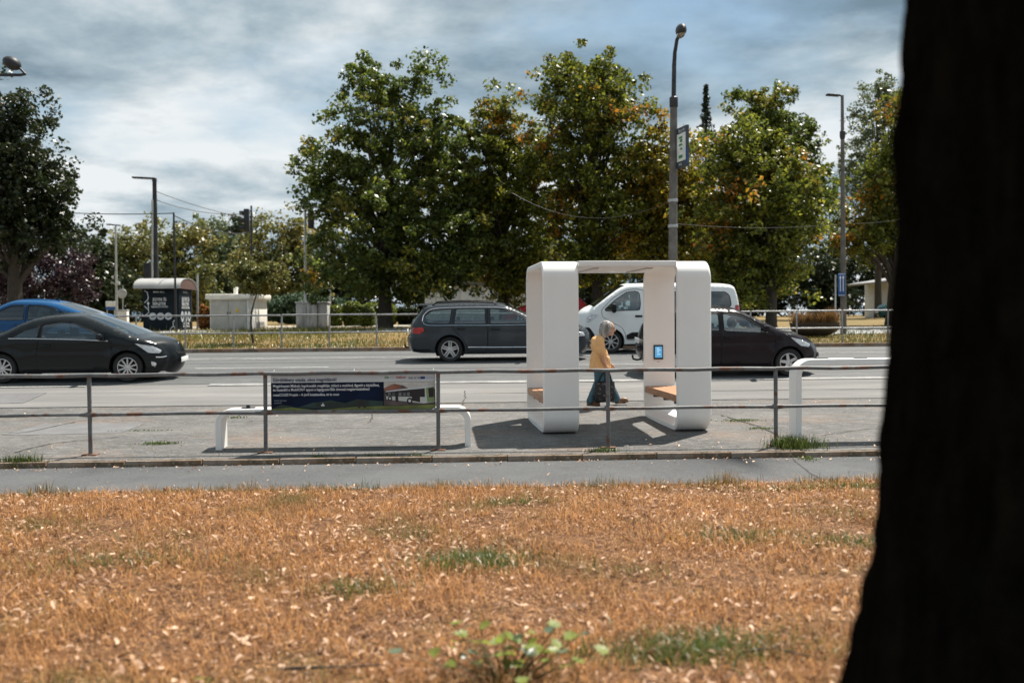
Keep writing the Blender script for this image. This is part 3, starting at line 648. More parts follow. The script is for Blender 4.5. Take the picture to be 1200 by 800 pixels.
    def nose_patch(nm, z0, z1, tm, m_):
        g = MB(); n_ = 9; rows = []
        idx = [i for i in range(len(top)) if top[i, 0] > Lf - .45]
        zz = top[idx, 1]; order = np.argsort(zz)
        for z in np.linspace(z0, z1, 5):
            x = float(np.interp(z, zz[order], top[idx, 0][order])); e_ = float(np.interp(z, zz[order], ew[idx][order])); k0 = .035 + sp.get('bulge', .13) * max(0, min(1, (x - (Lf - .5)) / .5)) ** 1.5
            rows.append([(x + k0 * (1 - abs(t) ** 2.4) + .012, e_ * t, z) for t in np.linspace(-tm, tm, n_)])
        g.add([p for r__ in rows for p in r__], [(i * n_ + j, i * n_ + j + 1, (i + 1) * n_ + j + 1, (i + 1) * n_ + j) for i in range(4) for j in range(n_ - 1)])
        return g.build(nm, m_, root, smooth=60)
    gzz = sp.get('grz', .60); nose_patch('grille', gzz - .05, gzz + .05, .6, m_trim); nose_patch('air_intake', .27, .40, .8, m_trim)
    return root, wd, near, (Lf, Lr)
B_ = 'body'; WS = 'windshield'; RW = 'rear_window'
def paint(name, c, rough=.22, metal=.0, var=.04): return pbr(name, c, rough, metal=metal, var=var, scale=1.2, coat=.12, spec=.22)
# dark grey folding-roof coupe, near lane, left
cc = dict(W=.90, wr=.318, axles=(1.29, -1.33), belt=.92, tum=.26, spokes=10, paint=paint('dark_teal_grey_paint', (.010, .013, .015)), mirror=(.78, .93), nose=.32, bulge=.16, edge=.11,
  top=[(-2.02, .26, B_), (-2.12, .42, B_), (-2.14, .66, B_), (-2.10, .86, B_), (-1.98, .98, B_), (-1.62, 1.03, B_), (-1.36, 1.05, RW), (-.98, 1.25, RW), (-.66, 1.365, B_), (-.30, 1.415, B_), (.05, 1.42, B_), (.36, 1.385, WS), (.85, 1.20, WS), (1.40, .965, B_), (1.68, .885, B_), (1.88, .79, B_), (2.0, .67, B_), (2.06, .50, B_), (2.04, .34, B_), (1.95, .20, B_)],
  windows=[[(-1.12, .965), (-.86, 1.12), (-.55, 1.22), (-.55, .955)], [(-.49, .955), (-.49, 1.235), (-.15, 1.285), (.15, 1.265), (.55, 1.10), (.90, .90), (.3, .93)]],
  doors=[[(-.56, .27), (-.60, .60), (-.53, .93), (-.50, 1.26), (-.15, 1.31), (.17, 1.29), (.58, 1.12), (.96, .90), (.98, .60), (.90, .27)]], handles=[(-.38, .80)],
  lamps=[([(1.46, .83), (1.80, .76), (1.96, .66), (1.93, .60), (1.72, .62)], m_lamp), ([(1.76, .44), (1.85, .40), (1.83, .30), (1.77, .34)], m_lamp), ([(-2.10, .86), (-1.85, .90), (-1.86, .78), (-2.12, .72)], m_tail)],
  lines=[([(-1.15, .955), (-.5, .945), (.3, .92), (.92, .885)], .011, m_chrome, 'belt_trim'), ([(1.85, .52), (1.97, .515), (2.03, .53)], .014, m_chrome, 'bumper_trim')], seats=(.12, -.62), handlemat=None)
cc['handlemat'] = cc['paint']
r_cc, *_q = vehicle('coupe', 'dark grey hardtop coupe in the near lane at the left edge', 'car', gx(150, 21.5) - 1.29, 21.45, 1, cc, slope=.05)
MB().ell((2.13, 0, .735), (.02, .055, .06)).build('badge', m_chrome, r_cc)
# grey estate car, middle lane
es = dict(W=.915, wr=.328, axles=(1.485, -1.305), belt=.95, tum=.22, spokes=5, double=True, paint=paint('slate_grey_paint', (.038, .045, .053)), mirror=(.78, 1.0), nose=.26, bulge=.10, sealmat=None, tail=.14,
  top=[(-2.22, .26, B_), (-2.30, .36, B_), (-2.33, .56, B_), (-2.29, .68, B_), (-2.27, .84, B_), (-2.24, .98, B_), (-2.19, 1.08, RW), (-2.06, 1.26, RW), (-1.92, 1.42, B_), (-1.6, 1.455, B_), (-1.0, 1.475, B_), (-.35, 1.468, B_), (.12, 1.43, WS), (.6, 1.22, WS), (1.12, 1.0, B_), (1.55, .95, B_), (1.98, .86, B_), (2.16, .74, B_), (2.24, .56, B_), (2.22, .34, B_), (2.10, .22, B_)],
  windows=[[(-.28, .975), (-.28, 1.355), (.0, 1.345), (.20, 1.30), (.60, 1.13), (.86, .985)], [(-.39, .975), (-.39, 1.36), (-1.14, 1.36), (-1.20, .98)], [(-1.31, .98), (-1.25, 1.355), (-1.74, 1.325), (-1.96, 1.18), (-2.0, 1.06), (-1.88, .99)]],
  doors=[[(-.335, .29), (-.335, 1.385), (.0, 1.378), (.24, 1.33), (.66, 1.15), (1.0, .98), (1.05, .62), (.98, .29)], [(-.35, .29), (-.35, 1.385), (-1.18, 1.385), (-1.25, .95), (-1.12, .74), (-.95, .60), (-.88, .42), (-.86, .29)]], handles=[(-.14, .855), (-1.02, .87)],
  lamps=[([(1.72, .80), (2.12, .74), (2.17, .64), (1.95, .63)], m_lamp), ([(-2.29, .88), (-1.98, .90), (-1.95, .80), (-2.05, .73), (-2.27, .74)], m_tail)],
  trims=[([(-2.30, .34), (-1.80, .34), (-1.80, .30), (-2.24, .27)], m_trim)],
  lines=[([(-1.98, 1.035), (-1.86, .955), (-1.2, .945), (-.3, .94), (.5, .945), (.90, .955)], .013, m_chrome, 'belt_trim'), ([(-2.0, 1.05), (-1.95, 1.22), (-1.76, 1.35), (-1.25, 1.385), (-.4, 1.39), (.02, 1.375), (.26, 1.325), (.66, 1.145), (.95, .97)], .012, m_chrome, 'window_trim'), ([(-.85, .385), (0, .375), (.98, .375)], .014, m_chrome, 'sill_trim')], seats=(.18, -.72))
es['sealmat'] = m_trim
r_es, wd_es, *_q = vehicle('estate_car', 'slate grey estate car with roof rails behind the left loop of the pavilion', 'car', gx(527.5, 25.4) + 1.305, 25.35, 1, es, slope=.045)
for sd_ in (-1, 1): MB().tube([(-1.75, sd_ * .60, 1.445), (-1.65, sd_ * .60, 1.505), (-.9, sd_ * .60, 1.53), (-.2, sd_ * .60, 1.505), (-.05, sd_ * .60, 1.445)], .016, 8).build('roof_rail', m_trim, r_es)
MB().tube([(-2.25, 0, .33), (-2.45, 0, .33), (-2.5, 0, .36), (-2.5, 0, .43)], .022, 8).build('tow_hook', m_trim, r_es)
MB().box((-2.0, 0, 1.445), (.26, 1.2, .03), bev=.012).build('roof_spoiler', es['paint'], r_es)
# white van, far lane, facing left
va = dict(W=.96, wr=.335, axles=(1.46, -1.42), belt=1.18, tum=.15, spokes=8, paint=paint('white_van_paint', (.78, .80, .80), .35, 0.), mirror=(1.38, 1.24), mh=.26, nose=.30, bulge=.14, sill=.28, edge=.09, tail=.06, mirrormat=m_trim, handlemat=m_trim, crease=.3, seatz=.35, platez=.5, grz=.85, rplatez=.9,
  top=[(-2.22, .32, B_), (-2.28, .50, B_), (-2.29, .95, B_), (-2.27, 1.35, B_), (-2.20, 1.72, B_), (-2.08, 1.90, B_), (-1.6, 1.945, B_), (-.6, 1.965, B_), (.5, 1.955, B_), (1.02, 1.915, WS), (1.45, 1.66, WS), (1.90, 1.31, B_), (2.05, 1.20, B_), (2.16, 1.06, B_), (2.22, .82, B_), (2.23, .55, B_), (2.18, .36, B_), (2.08, .24, B_)],
  windows=[[(.63, 1.23), (.60, 1.40), (.63, 1.72), (.74, 1.77), (1.0, 1.74), (1.32, 1.53), (1.62, 1.26), (1.60, 1.21)], [(-.72, 1.22), (-.72, 1.74), (.36, 1.76), (.40, 1.22)], [(-2.02, 1.35), (-1.98, 1.62), (-1.86, 1.73), (-.90, 1.74), (-.90, 1.22), (-1.86, 1.22)]],
  doors=[[(.47, .38), (.45, 1.0), (.50, 1.80), (.75, 1.83), (1.03, 1.79), (1.40, 1.57), (1.72, 1.24), (1.70, 1.05), (1.35, .84), (1.14, .74), (1.04, .55), (1.02, .38)], [(-.82, .38), (-.82, 1.82), (.43, 1.83), (.40, 1.0), (.41, .38)]], handles=[(.66, 1.06), (.22, 1.06)],
  lamps=[([(1.80, 1.10), (2.02, 1.12), (2.14, .98), (2.13, .86), (1.98, .92)], m_lamp), ([(-2.28, 1.35), (-2.13, 1.35), (-2.13, .85), (-2.28, .85)], m_tail)],
  trims=[([(.50, .60), (.46, .40), (1.0, .40), (1.02, .52), (.85, .60)], m_trim), ([(-.78, .40), (.36, .40), (.36, .54), (-.78, .54)], m_trim), ([(1.88, .30), (2.10, .26), (2.24, .5), (2.22, .74), (2.05, .74), (1.92, .56)], m_trim)], winmat=[m_glass, m_dglass, m_dglass], seats=(.75,))
vaX = (gx(679, 28.3) + gx(868, 28.3)) / 2
r_va, *_q = vehicle('van', 'white passenger van in the far lane behind the pavilion, facing left', 'van', vaX + .02, 28.2, -1, va, slope=.03)
# dark purple hatchback, near lane, right
ha = dict(W=.86, wr=.302, axles=(1.16, -1.32), belt=.95, tum=.24, spokes=5, paint=paint('aubergine_paint', (.010, .006, .009)), mirror=(.62, 1.0), nose=.30, bulge=.12, edge=.11,
  top=[(-1.80, .28, B_), (-1.90, .42, B_), (-1.93, .60, B_), (-1.88, .82, B_), (-1.84, .98, B_), (-1.78, 1.10, RW), (-1.62, 1.28, RW), (-1.44, 1.42, B_), (-1.1, 1.47, B_), (-.6, 1.485, B_), (-.15, 1.462, B_), (.12, 1.42, WS), (.6, 1.19, WS), (1.02, .985, B_), (1.36, .88, B_), (1.62, .77, B_), (1.78, .64, B_), (1.86, .48, B_), (1.84, .32, B_), (1.74, .20, B_)],
  windows=[[(-.27, .99), (-.27, 1.36), (.02, 1.34), (.25, 1.25), (.72, .95), (.6, .945)], [(-.37, .995), (-.37, 1.365), (-.95, 1.34), (-1.12, 1.28), (-1.28, 1.10), (-1.02, 1.03)]],
  doors=[[(-.32, .29), (-.32, 1.39), (.03, 1.375), (.30, 1.28), (.86, .93), (.86, .60), (.76, .29)], [(-.335, .29), (-.335, 1.39), (-.96, 1.37), (-1.14, 1.30), (-1.25, 1.0), (-1.06, .76), (-.94, .55), (-.90, .29)]], handles=[(-.18, .86), (-.86, .90)],
  lamps=[([(1.18, .85), (1.45, .79), (1.68, .68), (1.64, .62), (1.42, .66)], m_lamp), ([(-1.86, 1.0), (-1.70, 1.05), (-1.66, .84), (-1.88, .80)], m_tail)], seats=(.12, -.70))
r_ha, wd_ha, near_ha, _q = vehicle('hatchback', 'dark aubergine hatchback in the near lane behind the right loop of the pavilion', 'car', gx(924, 21.35) - 1.16, 21.3, 1, ha, slope=.05)
MB().tube([(-1.85, 0, .34), (-2.02, 0, .31), (-2.10, 0, .33), (-2.12, 0, .38), (-2.12, 0, .42)], .022, 8).build('tow_hook', m_trim, r_ha)
# blue coupe-backed car, far lane, left, facing left
bl = dict(W=.93, wr=.36, axles=(1.42, -1.44), belt=1.04, tum=.24, spokes=5, double=True, paint=paint('bright_blue_paint', (.010, .072, .19), .22, .0), mirror=(.75, 1.08), nose=.26, bulge=.12, sill=.3,
  top=[(-2.08, .34, B_), (-2.20, .50, B_), (-2.22, .80, B_), (-2.18, 1.0, B_), (-2.16, 1.13, B_), (-2.02, 1.19, RW), (-1.6, 1.34, RW), (-1.05, 1.52, B_), (-.6, 1.60, B_), (-.1, 1.625, B_), (.25, 1.59, WS), (.7, 1.38, WS), (1.22, 1.13, B_), (1.6, 1.07, B_), (2.0, .98, B_), (2.16, .82, B_), (2.22, .60, B_), (2.18, .40, B_), (2.08, .26, B_)],
  windows=[[(-.20, 1.08), (-.20, 1.48), (.15, 1.47), (.38, 1.38), (.92, 1.08)], [(-.30, 1.09), (-.30, 1.485), (-.75, 1.46), (-1.10, 1.36), (-1.12, 1.10)], [(-1.20, 1.10), (-1.18, 1.335), (-1.52, 1.21), (-1.50, 1.12)]],
  doors=[[(-.25, .36), (-.25, 1.51), (.17, 1.50), (.44, 1.40), (1.05, 1.06), (1.08, .6), (1.0, .36)], [(-.265, .36), (-.265, 1.51), (-.76, 1.49), (-1.14, 1.385), (-1.24, 1.06), (-1.1, .82), (-1.0, .62), (-.96, .36)]], handles=[(-.08, .95), (-1.0, .98)],
  lamps=[([(1.75, .98), (2.08, .90), (2.12, .80), (1.9, .80)], m_lamp), ([(-2.18, 1.06), (-1.82, 1.06), (-1.84, .96), (-2.2, .92)], m_tail)], winmat=[m_dglass] * 3, wsglass=m_dglass, seats=(.2, -.7))
r_bl, *_q = vehicle('crossover', 'bright blue coupe-backed car in the far lane behind the dark grey coupe', 'car', gx(133, 28.4) - 2.62, 28.3, -1, bl, slope=.03)
MB().prism([(-.85, 1.585), (-.70, 1.60), (-.86, 1.665)], lambda u, v, d: (u, d, v), -.02, .02).build('roof_fin', bl['paint'], r_bl)
# small far cars
def small_spec(pt): 
    d = dict(ha); d['paint'] = pt; d['winmat'] = [m_dglass] * 3; return d
vehicle('parked_car', 'red car far back between the estate car roof and the pavilion', 'car', gx(617, 46) + .9, 45.2, -1, small_spec(paint('red_paint', (.30, .012, .015), .25, .1)), slope=.0, full=False)
se = dict(cc); se['paint'] = paint('pale_teal_paint', (.05, .14, .15)); se['winmat'] = [m_glass] * 3
vehicle('parked_sedan', 'pale teal car parked far right by the small building', 'car', gx(1030, 62) + 2.28, 61.5, -1, se, slope=.0, full=False)
# ------------------------------------------------------------------ trees
m_bark = ground_mat('tree_bark', (.055, .045, .035), [((.09, .078, .062), 4., .45, .65, .8, (6, 6, 1)), ((.025, .02, .017), 7., .5, .7, .8, (6, 6, 1))], bump=.8, bscale=30, bdist=.03)
L_green = leaf_mat('maple_leaves_green', (.014, .034, .006), (.175, .225, .038), (.34, .28, .04), clo=.58, chi=.74, trans=.5)
L_mix = leaf_mat('maple_leaves_turning', (.020, .040, .006), (.27, .29, .036), (.48, .20, .022), clo=.61, chi=.71, trans=.5)
L_yellow = leaf_mat('maple_leaves_yellow', (.036, .050, .007), (.42, .36, .036), (.58, .33, .02), clo=.54, chi=.66, trans=.5)
L_far = leaf_mat('far_leaves', (.07, .085, .022), (.24, .24, .065), (.33, .27, .08), clo=.52, chi=.68)
L_dark = leaf_mat('dark_leaves', (.012, .022, .007), (.040, .055, .015))
L_purple = leaf_mat('plum_leaves', (.018, .008, .012), (.055, .025, .035), trans=.2)
L_pine = leaf_mat('conifer_needles', (.014, .03, .014), (.045, .065, .03), trans=.15)
L_silver = leaf_mat('willow_leaves', (.07, .10, .04), (.22, .26, .12))
L_hedge = leaf_mat('hedge_leaves', (.05, .08, .012), (.24, .28, .04)); L_jun = leaf_mat('juniper_leaves', (.05, .09, .05), (.13, .19, .11)); L_gold = leaf_mat('golden_leaves', (.20, .13, .012), (.34, .22, .025))
def leaves_np(cent, rad, per, size, rng, flat=.75, squash=None):
    n = len(cent); c = np.repeat(cent, per, 0); r_ = np.repeat(rad, per); m = len(c)
    d = rng.normal(size=(m, 3)); d /= np.linalg.norm(d, axis=1)[:, None]; d *= (rng.random(m) ** .45)[:, None]; d[:, 2] *= flat
    p = c + d * r_[:, None]
    nv = rng.normal(size=(m, 3)) + np.array([0, 0, .7]) + d * .6; nv /= np.linalg.norm(nv, axis=1)[:, None]
    a = np.cross(nv, rng.normal(size=(m, 3))); a /= np.linalg.norm(a, axis=1)[:, None]; b = np.cross(nv, a)
    s = size * (.55 + .8 * rng.random(m))[:, None]
    V = np.stack([p - a * s * .62, p - b * s * .42 + nv * s * .10 - a * s * .05, p + a * s * .62, p + b * s * .42 + nv * s * .10 - a * s * .05], 1).reshape(-1, 3)
    return V, np.arange(m * 4).reshape(-1, 4)
def tree(label, base, blobs, mat, seed, ncl, per, leaf, trunk_r=.22, name='maple_tree', cat='tree', group=None, clr=(.5, .95), fork=.35, lean=(0, 0), limbs=True, flat=.75, surf=.5, split=None):
    """blobs: (x, y, z, rx, ry, rz) relative to the base; clusters of leaves at the ends of tapering limbs"""
    rng = np.random.default_rng(seed); root = thing(name, base, label, cat, group)
    vol = np.array([b[3] * b[4] * b[5] for b in blobs]) ** .62; vol /= vol.sum(); C = []
    while len(C) < ncl:
        b = blobs[rng.choice(len(blobs), p=vol)]; d = rng.normal(size=3); d /= np.linalg.norm(d); k = rng.random() ** surf
        k *= 1 + .16 * noise.noise(Vector(d) * 2.3 + Vector((seed, b[0], b[2])))
        C.append([b[0] + d[0] * b[3] * k, b[1] + d[1] * b[4] * k, b[2] + d[2] * b[5] * k])
    C = np.array(C); rad = rng.uniform(clr[0], clr[1], ncl)
    C2 = np.repeat(C, 3, 0) + rng.normal(size=(ncl * 3, 3)) * np.repeat(rad, 3)[:, None] * np.array([.62, .62, .5]); V, Fq = leaves_np(C2, np.repeat(rad, 3) * rng.uniform(.35, .75, ncl * 3), int(per * .72), leaf * .62, rng, flat); npmesh('crown', V, Fq, mat, root)
    mb = MB(); top_z = max(b[2] + b[5] * .1 for b in blobs); cxm = np.average([b[0] for b in blobs], weights=vol); 
    tp = [Vector((lean[0] * t + cxm * t * t * .8 + .06 * math.sin(t * 7 + seed), lean[1] * t + .06 * math.cos(t * 6 + seed), top_z * t)) for t in (0, .04, .15, .3, .45, .6, .75, .9, 1)]
    tp[0].z = -.3
    mb.tube(tp, [trunk_r * k for k in (1.5, 1.15, 1, .9, .72, .52, .36, .22, .08)], 10)
    if limbs:
        idx = rng.permutation(ncl)[:min(ncl, 70)]
        for i in idx:
            e = Vector(C[i]); t = min(.9, max(fork * .55, (e.z / top_z) * .72 - .10 + rng.uniform(-.08, .05))); k = t * 8 if t > .3 else 2
            f_ = t; s0 = Vector((np.interp(f_, (0, .04, .15, .3, .45, .6, .75, .9, 1), [q.x for q in tp]), np.interp(f_, (0, .04, .15, .3, .45, .6, .75, .9, 1), [q.y for q in tp]), top_z * f_))
            mid = s0.lerp(e, .5) + Vector((rng.uniform(-.3, .3), rng.uniform(-.3, .3), .10 * (e - s0).length)); r0 = trunk_r * (1 - t) * .42 + .02
            P = [s0, s0.lerp(mid, .5) + Vector((0, 0, .05)), mid, mid.lerp(e, .55), e]; mb.tube(P, [r0, r0 * .75, r0 * .5, r0 * .3, .012], 5, caps=False)
    mb.build('trunk', m_bark, root, smooth=60)
    return root
def rel(px, py, Y, base): p = at(px, py, Y); return (p.x - base[0], 0, p.z - base[2])
def px_tree(label, pxb, Y, blobs_px, mat, seed, ncl, per, leaf, depth=.85, **k):
    """blobs given as (px, py, half width px, half height px) in the photograph, turned into metres at distance Y"""
    base = (gx(pxb, Y), Y, gz(Y)); m_ = Y / F; B = []
    for i, (px, py, hw, hh) in enumerate(blobs_px):
        q = rel(px, py, Y, base); B.append((q[0], ((i * 37) % 10 - 5) * .12 * hw * m_ * .5, q[2], hw * m_, hw * m_ * depth, hh * m_))
    return tree(label, base, B, mat, seed, ncl, per, leaf, **k)
GM = 'maples beyond the road'
px_tree('large broad dark green maple left of centre, behind the grey estate car', 452, 48, [(450, 150, 62, 74), (400, 205, 58, 58), (505, 190, 58, 78), (455, 265, 92, 75), (378, 225, 34, 50), (540, 250, 44, 70), (520, 290, 55, 55), (440, 100, 38, 30), (488, 92, 30, 24), (455, 318, 85, 30), (520, 325, 50, 20)], L_green, 3, 360, 80, .26, trunk_r=.30, group=GM)
px_tree('russet tinged maple between the two tallest maples', 592, 50, [(590, 190, 52, 74), (560, 240, 48, 84), (610, 265, 48, 75), (585, 140, 26, 28), (625, 180, 28, 30), (600, 310, 50, 35), (605, 332, 40, 16)], L_mix, 5, 250, 74, .25, trunk_r=.24, group=GM)
px_tree('tall yellow-green maple rising above the left loop of the pavilion', 700, 47, [(690, 150, 66, 84), (665, 105, 30, 40), (720, 120, 32, 42), (695, 240, 62, 70), (645, 210, 40, 64), (742, 215, 36, 56), (700, 90, 22, 24), (695, 305, 62, 32)], L_mix, 8, 290, 74, .25, trunk_r=.26, group=GM)
px_tree('yellowish maple behind the tall concrete lamp post', 783, 46, [(785, 215, 45, 55), (760, 270, 42, 45), (812, 260, 42, 55), (775, 170, 22, 25), (800, 305, 45, 25)], L_yellow, 11, 220, 68, .24, trunk_r=.2, group=GM)
px_tree('orange patched maple whose dark trunk stands behind the dark hatchback', 903, 40.5, [(880, 230, 68, 72), (850, 200, 36, 42), (905, 200, 36, 44), (925, 255, 34, 50), (865, 290, 46, 38), (905, 300, 36, 34), (890, 170, 24, 18), (880, 326, 52, 18)], L_mix, 13, 270, 74, .23, trunk_r=.21, group=GM)
px_tree('tall dark green tree rising behind the orange patched maple', 905, 62, [(905, 150, 44, 50), (880, 120, 26, 24), (935, 165, 30, 30), (915, 215, 55, 55), (960, 220, 24, 30), (945, 260, 36, 40)], L_green, 17, 170, 60, .30, trunk_r=.26, group=GM, name='lime_tree')
px_tree('half hidden maple right of the right lamp post beside the dark trunk', 1045, 46, [(1040, 215, 40, 65), (1085, 230, 60, 80), (1020, 265, 42, 36), (1060, 160, 36, 50), (1120, 180, 60, 90), (1000, 280, 26, 24)], L_mix, 19, 260, 60, .24, trunk_r=.25, group=GM)
px_tree('feathery pale poplar behind the right lamp post', 1030, 66, [(1012, 140, 16, 50), (1035, 115, 18, 36), (1000, 190, 20, 50), (1050, 150, 26, 70), (1028, 200, 34, 60), (985, 215, 16, 22)], L_silver, 23, 230, 46, .20, trunk_r=.22, clr=(.3, .7), name='poplar_tree')
px_tree('big dark tree at the left edge above the blue car', 20, 46, [(25, 175, 42, 55), (5, 230, 60, 70), (62, 215, 30, 40), (75, 265, 26, 38), (-40, 200, 70, 110), (40, 270, 50, 40), (15, 140, 22, 20)], L_dark, 29, 260, 74, .25, trunk_r=.32, name='broadleaf_tree')
px_tree('dark purple plum tree at the left edge below the big dark tree', 40, 52, [(20, 320, 60, 32), (70, 325, 40, 30), (-30, 315, 60, 40), (92, 335, 18, 20)], L_purple, 31, 150, 70, .22, trunk_r=.12, name='plum_tree', limbs=True)
def conifer(label, px, Y, top, mat, seed):
    base = (gx(px, Y), Y, gz(Y)); root = thing('spruce_tree', base, label, 'tree'); H = at(px, top, Y).z - base[2]; rng = np.random.default_rng(seed); C = []; rad = []; mb = MB().tube([(0, 0, -.2), (0, 0, H * .5), (0, 0, H)], [.2, .12, .02], 8)
    z = H * .3
    ang = 0.
    while z < H:
        ang += 2.4 + rng.normal() * .3; L = max(.10, (H - z) * .19 * rng.uniform(.55, 1.25)); up = rng.uniform(-.45, .05)
        e = Vector((L * math.cos(ang), L * math.sin(ang), z + L * up)); mb.tube([(0, 0, z), e], [.02, .006], 4, caps=False)
        for t in (.3, .6, .9): C.append((e.x * t, e.y * t, z + L * up * t)); rad.append(.07 + .20 * L * (1 - t * .4))
        z += .045 + .010 * (H - z)
    V, Fq = leaves_np(np.array(C), np.array(rad) * rng.uniform(.8, 1.4, len(rad)), 14, .12, rng, .9); npmesh('crown', V, Fq, mat, root); mb.build('trunk', m_bark, root)
conifer('slender dark spruce tip between the yellowish maple and the orange maple', 828, 64, 100, L_pine, 37)
GB = 'trees of the far wood'
FAR = [(112, 82, [(112, 300, 24, 24), (108, 325, 30, 25)], L_dark, 'round dark tree far left beside the plum tree'),
       (150, 92, [(150, 285, 16, 22), (165, 305, 30, 30), (140, 320, 30, 24)], L_far, 'yellowish far tree behind the thin pale lamp post at the left'),
       (205, 88, [(200, 290, 26, 30), (225, 285, 22, 22), (190, 320, 34, 26), (225, 325, 34, 22)], L_far, 'yellow-green far tree behind the dark ticket booth'),
       (250, 96, [(247, 280, 14, 22), (262, 300, 24, 32), (245, 325, 30, 22)], L_silver, 'thin pale open-crowned tree above the white utility house'),
       (282, 100, [(278, 268, 24, 15), (285, 295, 30, 30), (300, 325, 34, 24)], L_dark, 'dark round-topped tree behind the left traffic light'),
       (318, 84, [(320, 285, 30, 28), (345, 275, 22, 20), (310, 320, 36, 28), (352, 310, 30, 36)], L_far, 'sunlit olive tree left of the large broad maple'),
       (395, 92, [(390, 300, 40, 42), (420, 320, 40, 34), (370, 330, 36, 26)], L_dark, 'dark far tree behind the thin white post'),
       (500, 90, [(490, 320, 50, 36), (540, 325, 40, 30)], L_dark, 'dark far tree below the large broad maple crown'),
       (600, 95, [(600, 320, 50, 34), (560, 300, 40, 40)], L_dark, 'dark far tree below the russet maple crown'),
       (690, 90, [(690, 320, 50, 36), (660, 290, 40, 50)], L_dark, 'dark far tree seen through the pavilion below the tall maple'),
       (790, 90, [(780, 320, 55, 38), (820, 310, 40, 40)], L_dark, 'dark far tree behind the white van'),
       (870, 92, [(860, 325, 50, 36), (905, 330, 46, 34)], L_dark, 'dark far tree behind the orange maple trunk'),
       (960, 88, [(950, 315, 44, 44), (985, 320, 40, 40)], L_dark, 'dark far tree behind the grass filled boat planter'),
       (1040, 90, [(1030, 325, 46, 38), (1075, 300, 60, 60)], L_dark, 'dark far tree behind the small building at the right')]
for i, (px, Y, bl_, mt, lb) in enumerate(FAR): px_tree(lb, px, Y, bl_ + [(bl_[-1][0] - 15, 352, 38, 22), (bl_[0][0] + 20, 350, 36, 24)], mt, 50 + i, 150, 44, .42, trunk_r=.25, clr=(.7, 1.5), name='broadleaf_tree', group=GB)
# young trees in the verge
def young(label, pxb, Y, pxt, pyt, hw, hh, mat, seed, leaf, n, per, group=None):
    base = (gx(pxb, Y), Y, gz(Y)); q = rel(pxt, pyt, Y, base); m_ = Y / F
    t = tree(label, base, [(q[0], 0, q[2], hw * m_, hw * m_ * .9, hh * m_)], mat, seed, n, per, leaf, trunk_r=.04, clr=(.14, .3), name='young_tree', lean=(q[0] * .2, 0), limbs=False, surf=.4)
young('young round-crowned tree with leaning stem in front of the white utility house', 295, 34.5, 303, 323, 32, 19, L_far, 71, .12, 90, 52)
young('small golden sapling beside the thin white post', 369, 50, 369, 328, 9, 11, L_gold, 72, .16, 24, 30)
# clipped bushes, juniper bank
GH = 'clipped bushes beside the gravel path'
def bush(label, px0, px1, py0, py1, Y, seed, mat=L_hedge, name='clipped_bush', cat='bush', sq=4.0, n=900, leaf=.11, group=GH, rough=.03):
    m_ = Y / F; x0, x1 = gx(px0, Y), gx(px1, Y); base = ((x0 + x1) / 2, Y, gz(Y)); root = thing(name, base, label, cat, group)
    h = at((px0 + px1) / 2, py0, Y).z - base[2]; rx = (x1 - x0) / 2; ry = min(rx, .9); rng = np.random.default_rng(seed)
    d = rng.normal(size=(n, 3)); p = np.sign(d) * np.abs(d) ** .9; p /= ((np.abs(p) ** sq).sum(1) ** (1 / sq))[:, None]
    p *= np.array([rx, ry, h / 2]); p[:, 2] += h / 2; p *= 1 + rng.normal(size=(n, 1)) * rough
    V, Fq = leaves_np(p, np.full(n, .09), 7, leaf, rng, 1.0); npmesh('foliage', V, Fq, mat, root)
    g = MB().ell((0, 0, h / 2), (rx * .9, ry * .9, h / 2 * .9)); g.build('twigs', pbr('twig_core', (.02, .022, .01), .9, var=.4, scale=9), root)
bush('smallest clipped bush right of the weathered grey cabinet', 384, 399, 360, 379, 52, 81)
bush('first tall clipped bush, second from the grey cabinet', 404, 422, 356, 378, 52.5, 82)
bush('round clipped bush in front of the long clipped hedge', 422, 438, 360, 380, 51, 83, sq=2.6)
bush('long clipped hedge behind the round clipped bush', 425, 463, 357, 377, 54, 84, n=1500)
bush('dark clipped bush left of the estate car tail', 468, 490, 362, 378, 54, 85, mat=L_dark)
bush('low silvery juniper bank behind the white utility house', 318, 405, 350, 372, 60, 86, mat=L_jun, name='juniper_bush', sq=2.2, n=2200, leaf=.18, group=None, rough=.12)
bush('dark low shrub between juniper bank and golden sapling', 383, 392, 352, 362, 58, 87, mat=L_dark, name='low_shrub', sq=2.2, group=None)
bush('orange leaved bush between the dark booth and the white utility house', 235, 245, 362, 386, 47.5, 88, mat=leaf_mat('orange_leaves', (.25, .09, .02), (.42, .2, .05)), name='orange_bush', sq=2.4, n=500, group=None, rough=.1)
# ------------------------------------------------------------------ far fence
m_fence = pbr('far_fence_paint', (.30, .31, .32), .5, metal=.3, var=.25, scale=4)
ff_ = thing('far_railing', (0, 31.2, gz(31.2)), 'grey two-rail railing on the verge across the road', 'railing')
fp = MB().tube([(0, 0, -.2), (0, 0, 1.08)], .027, 8).mesh('post'); fp.materials.append(m_fence)
fr_ = MB().tube([(.02, 0, 0), (1.45, 0, 0)], .026, 8).mesh('rail'); fr_.materials.append(m_fence)
fx0 = gx(330, 31.2); FN = range(-9, 18)
for i in FN:
    x = fx0 + i * 1.475; o = link('post', fp, ff_); o.location = (x, 0, 0); o.rotation_euler = (random.uniform(-.02, .02), random.uniform(-.02, .02), 0)
    if i < FN[-1]:
        for z in (1.07, .52): r_ = link('rail', fr_, ff_); r_.location = (x, 0, z + random.uniform(-.008, .008))
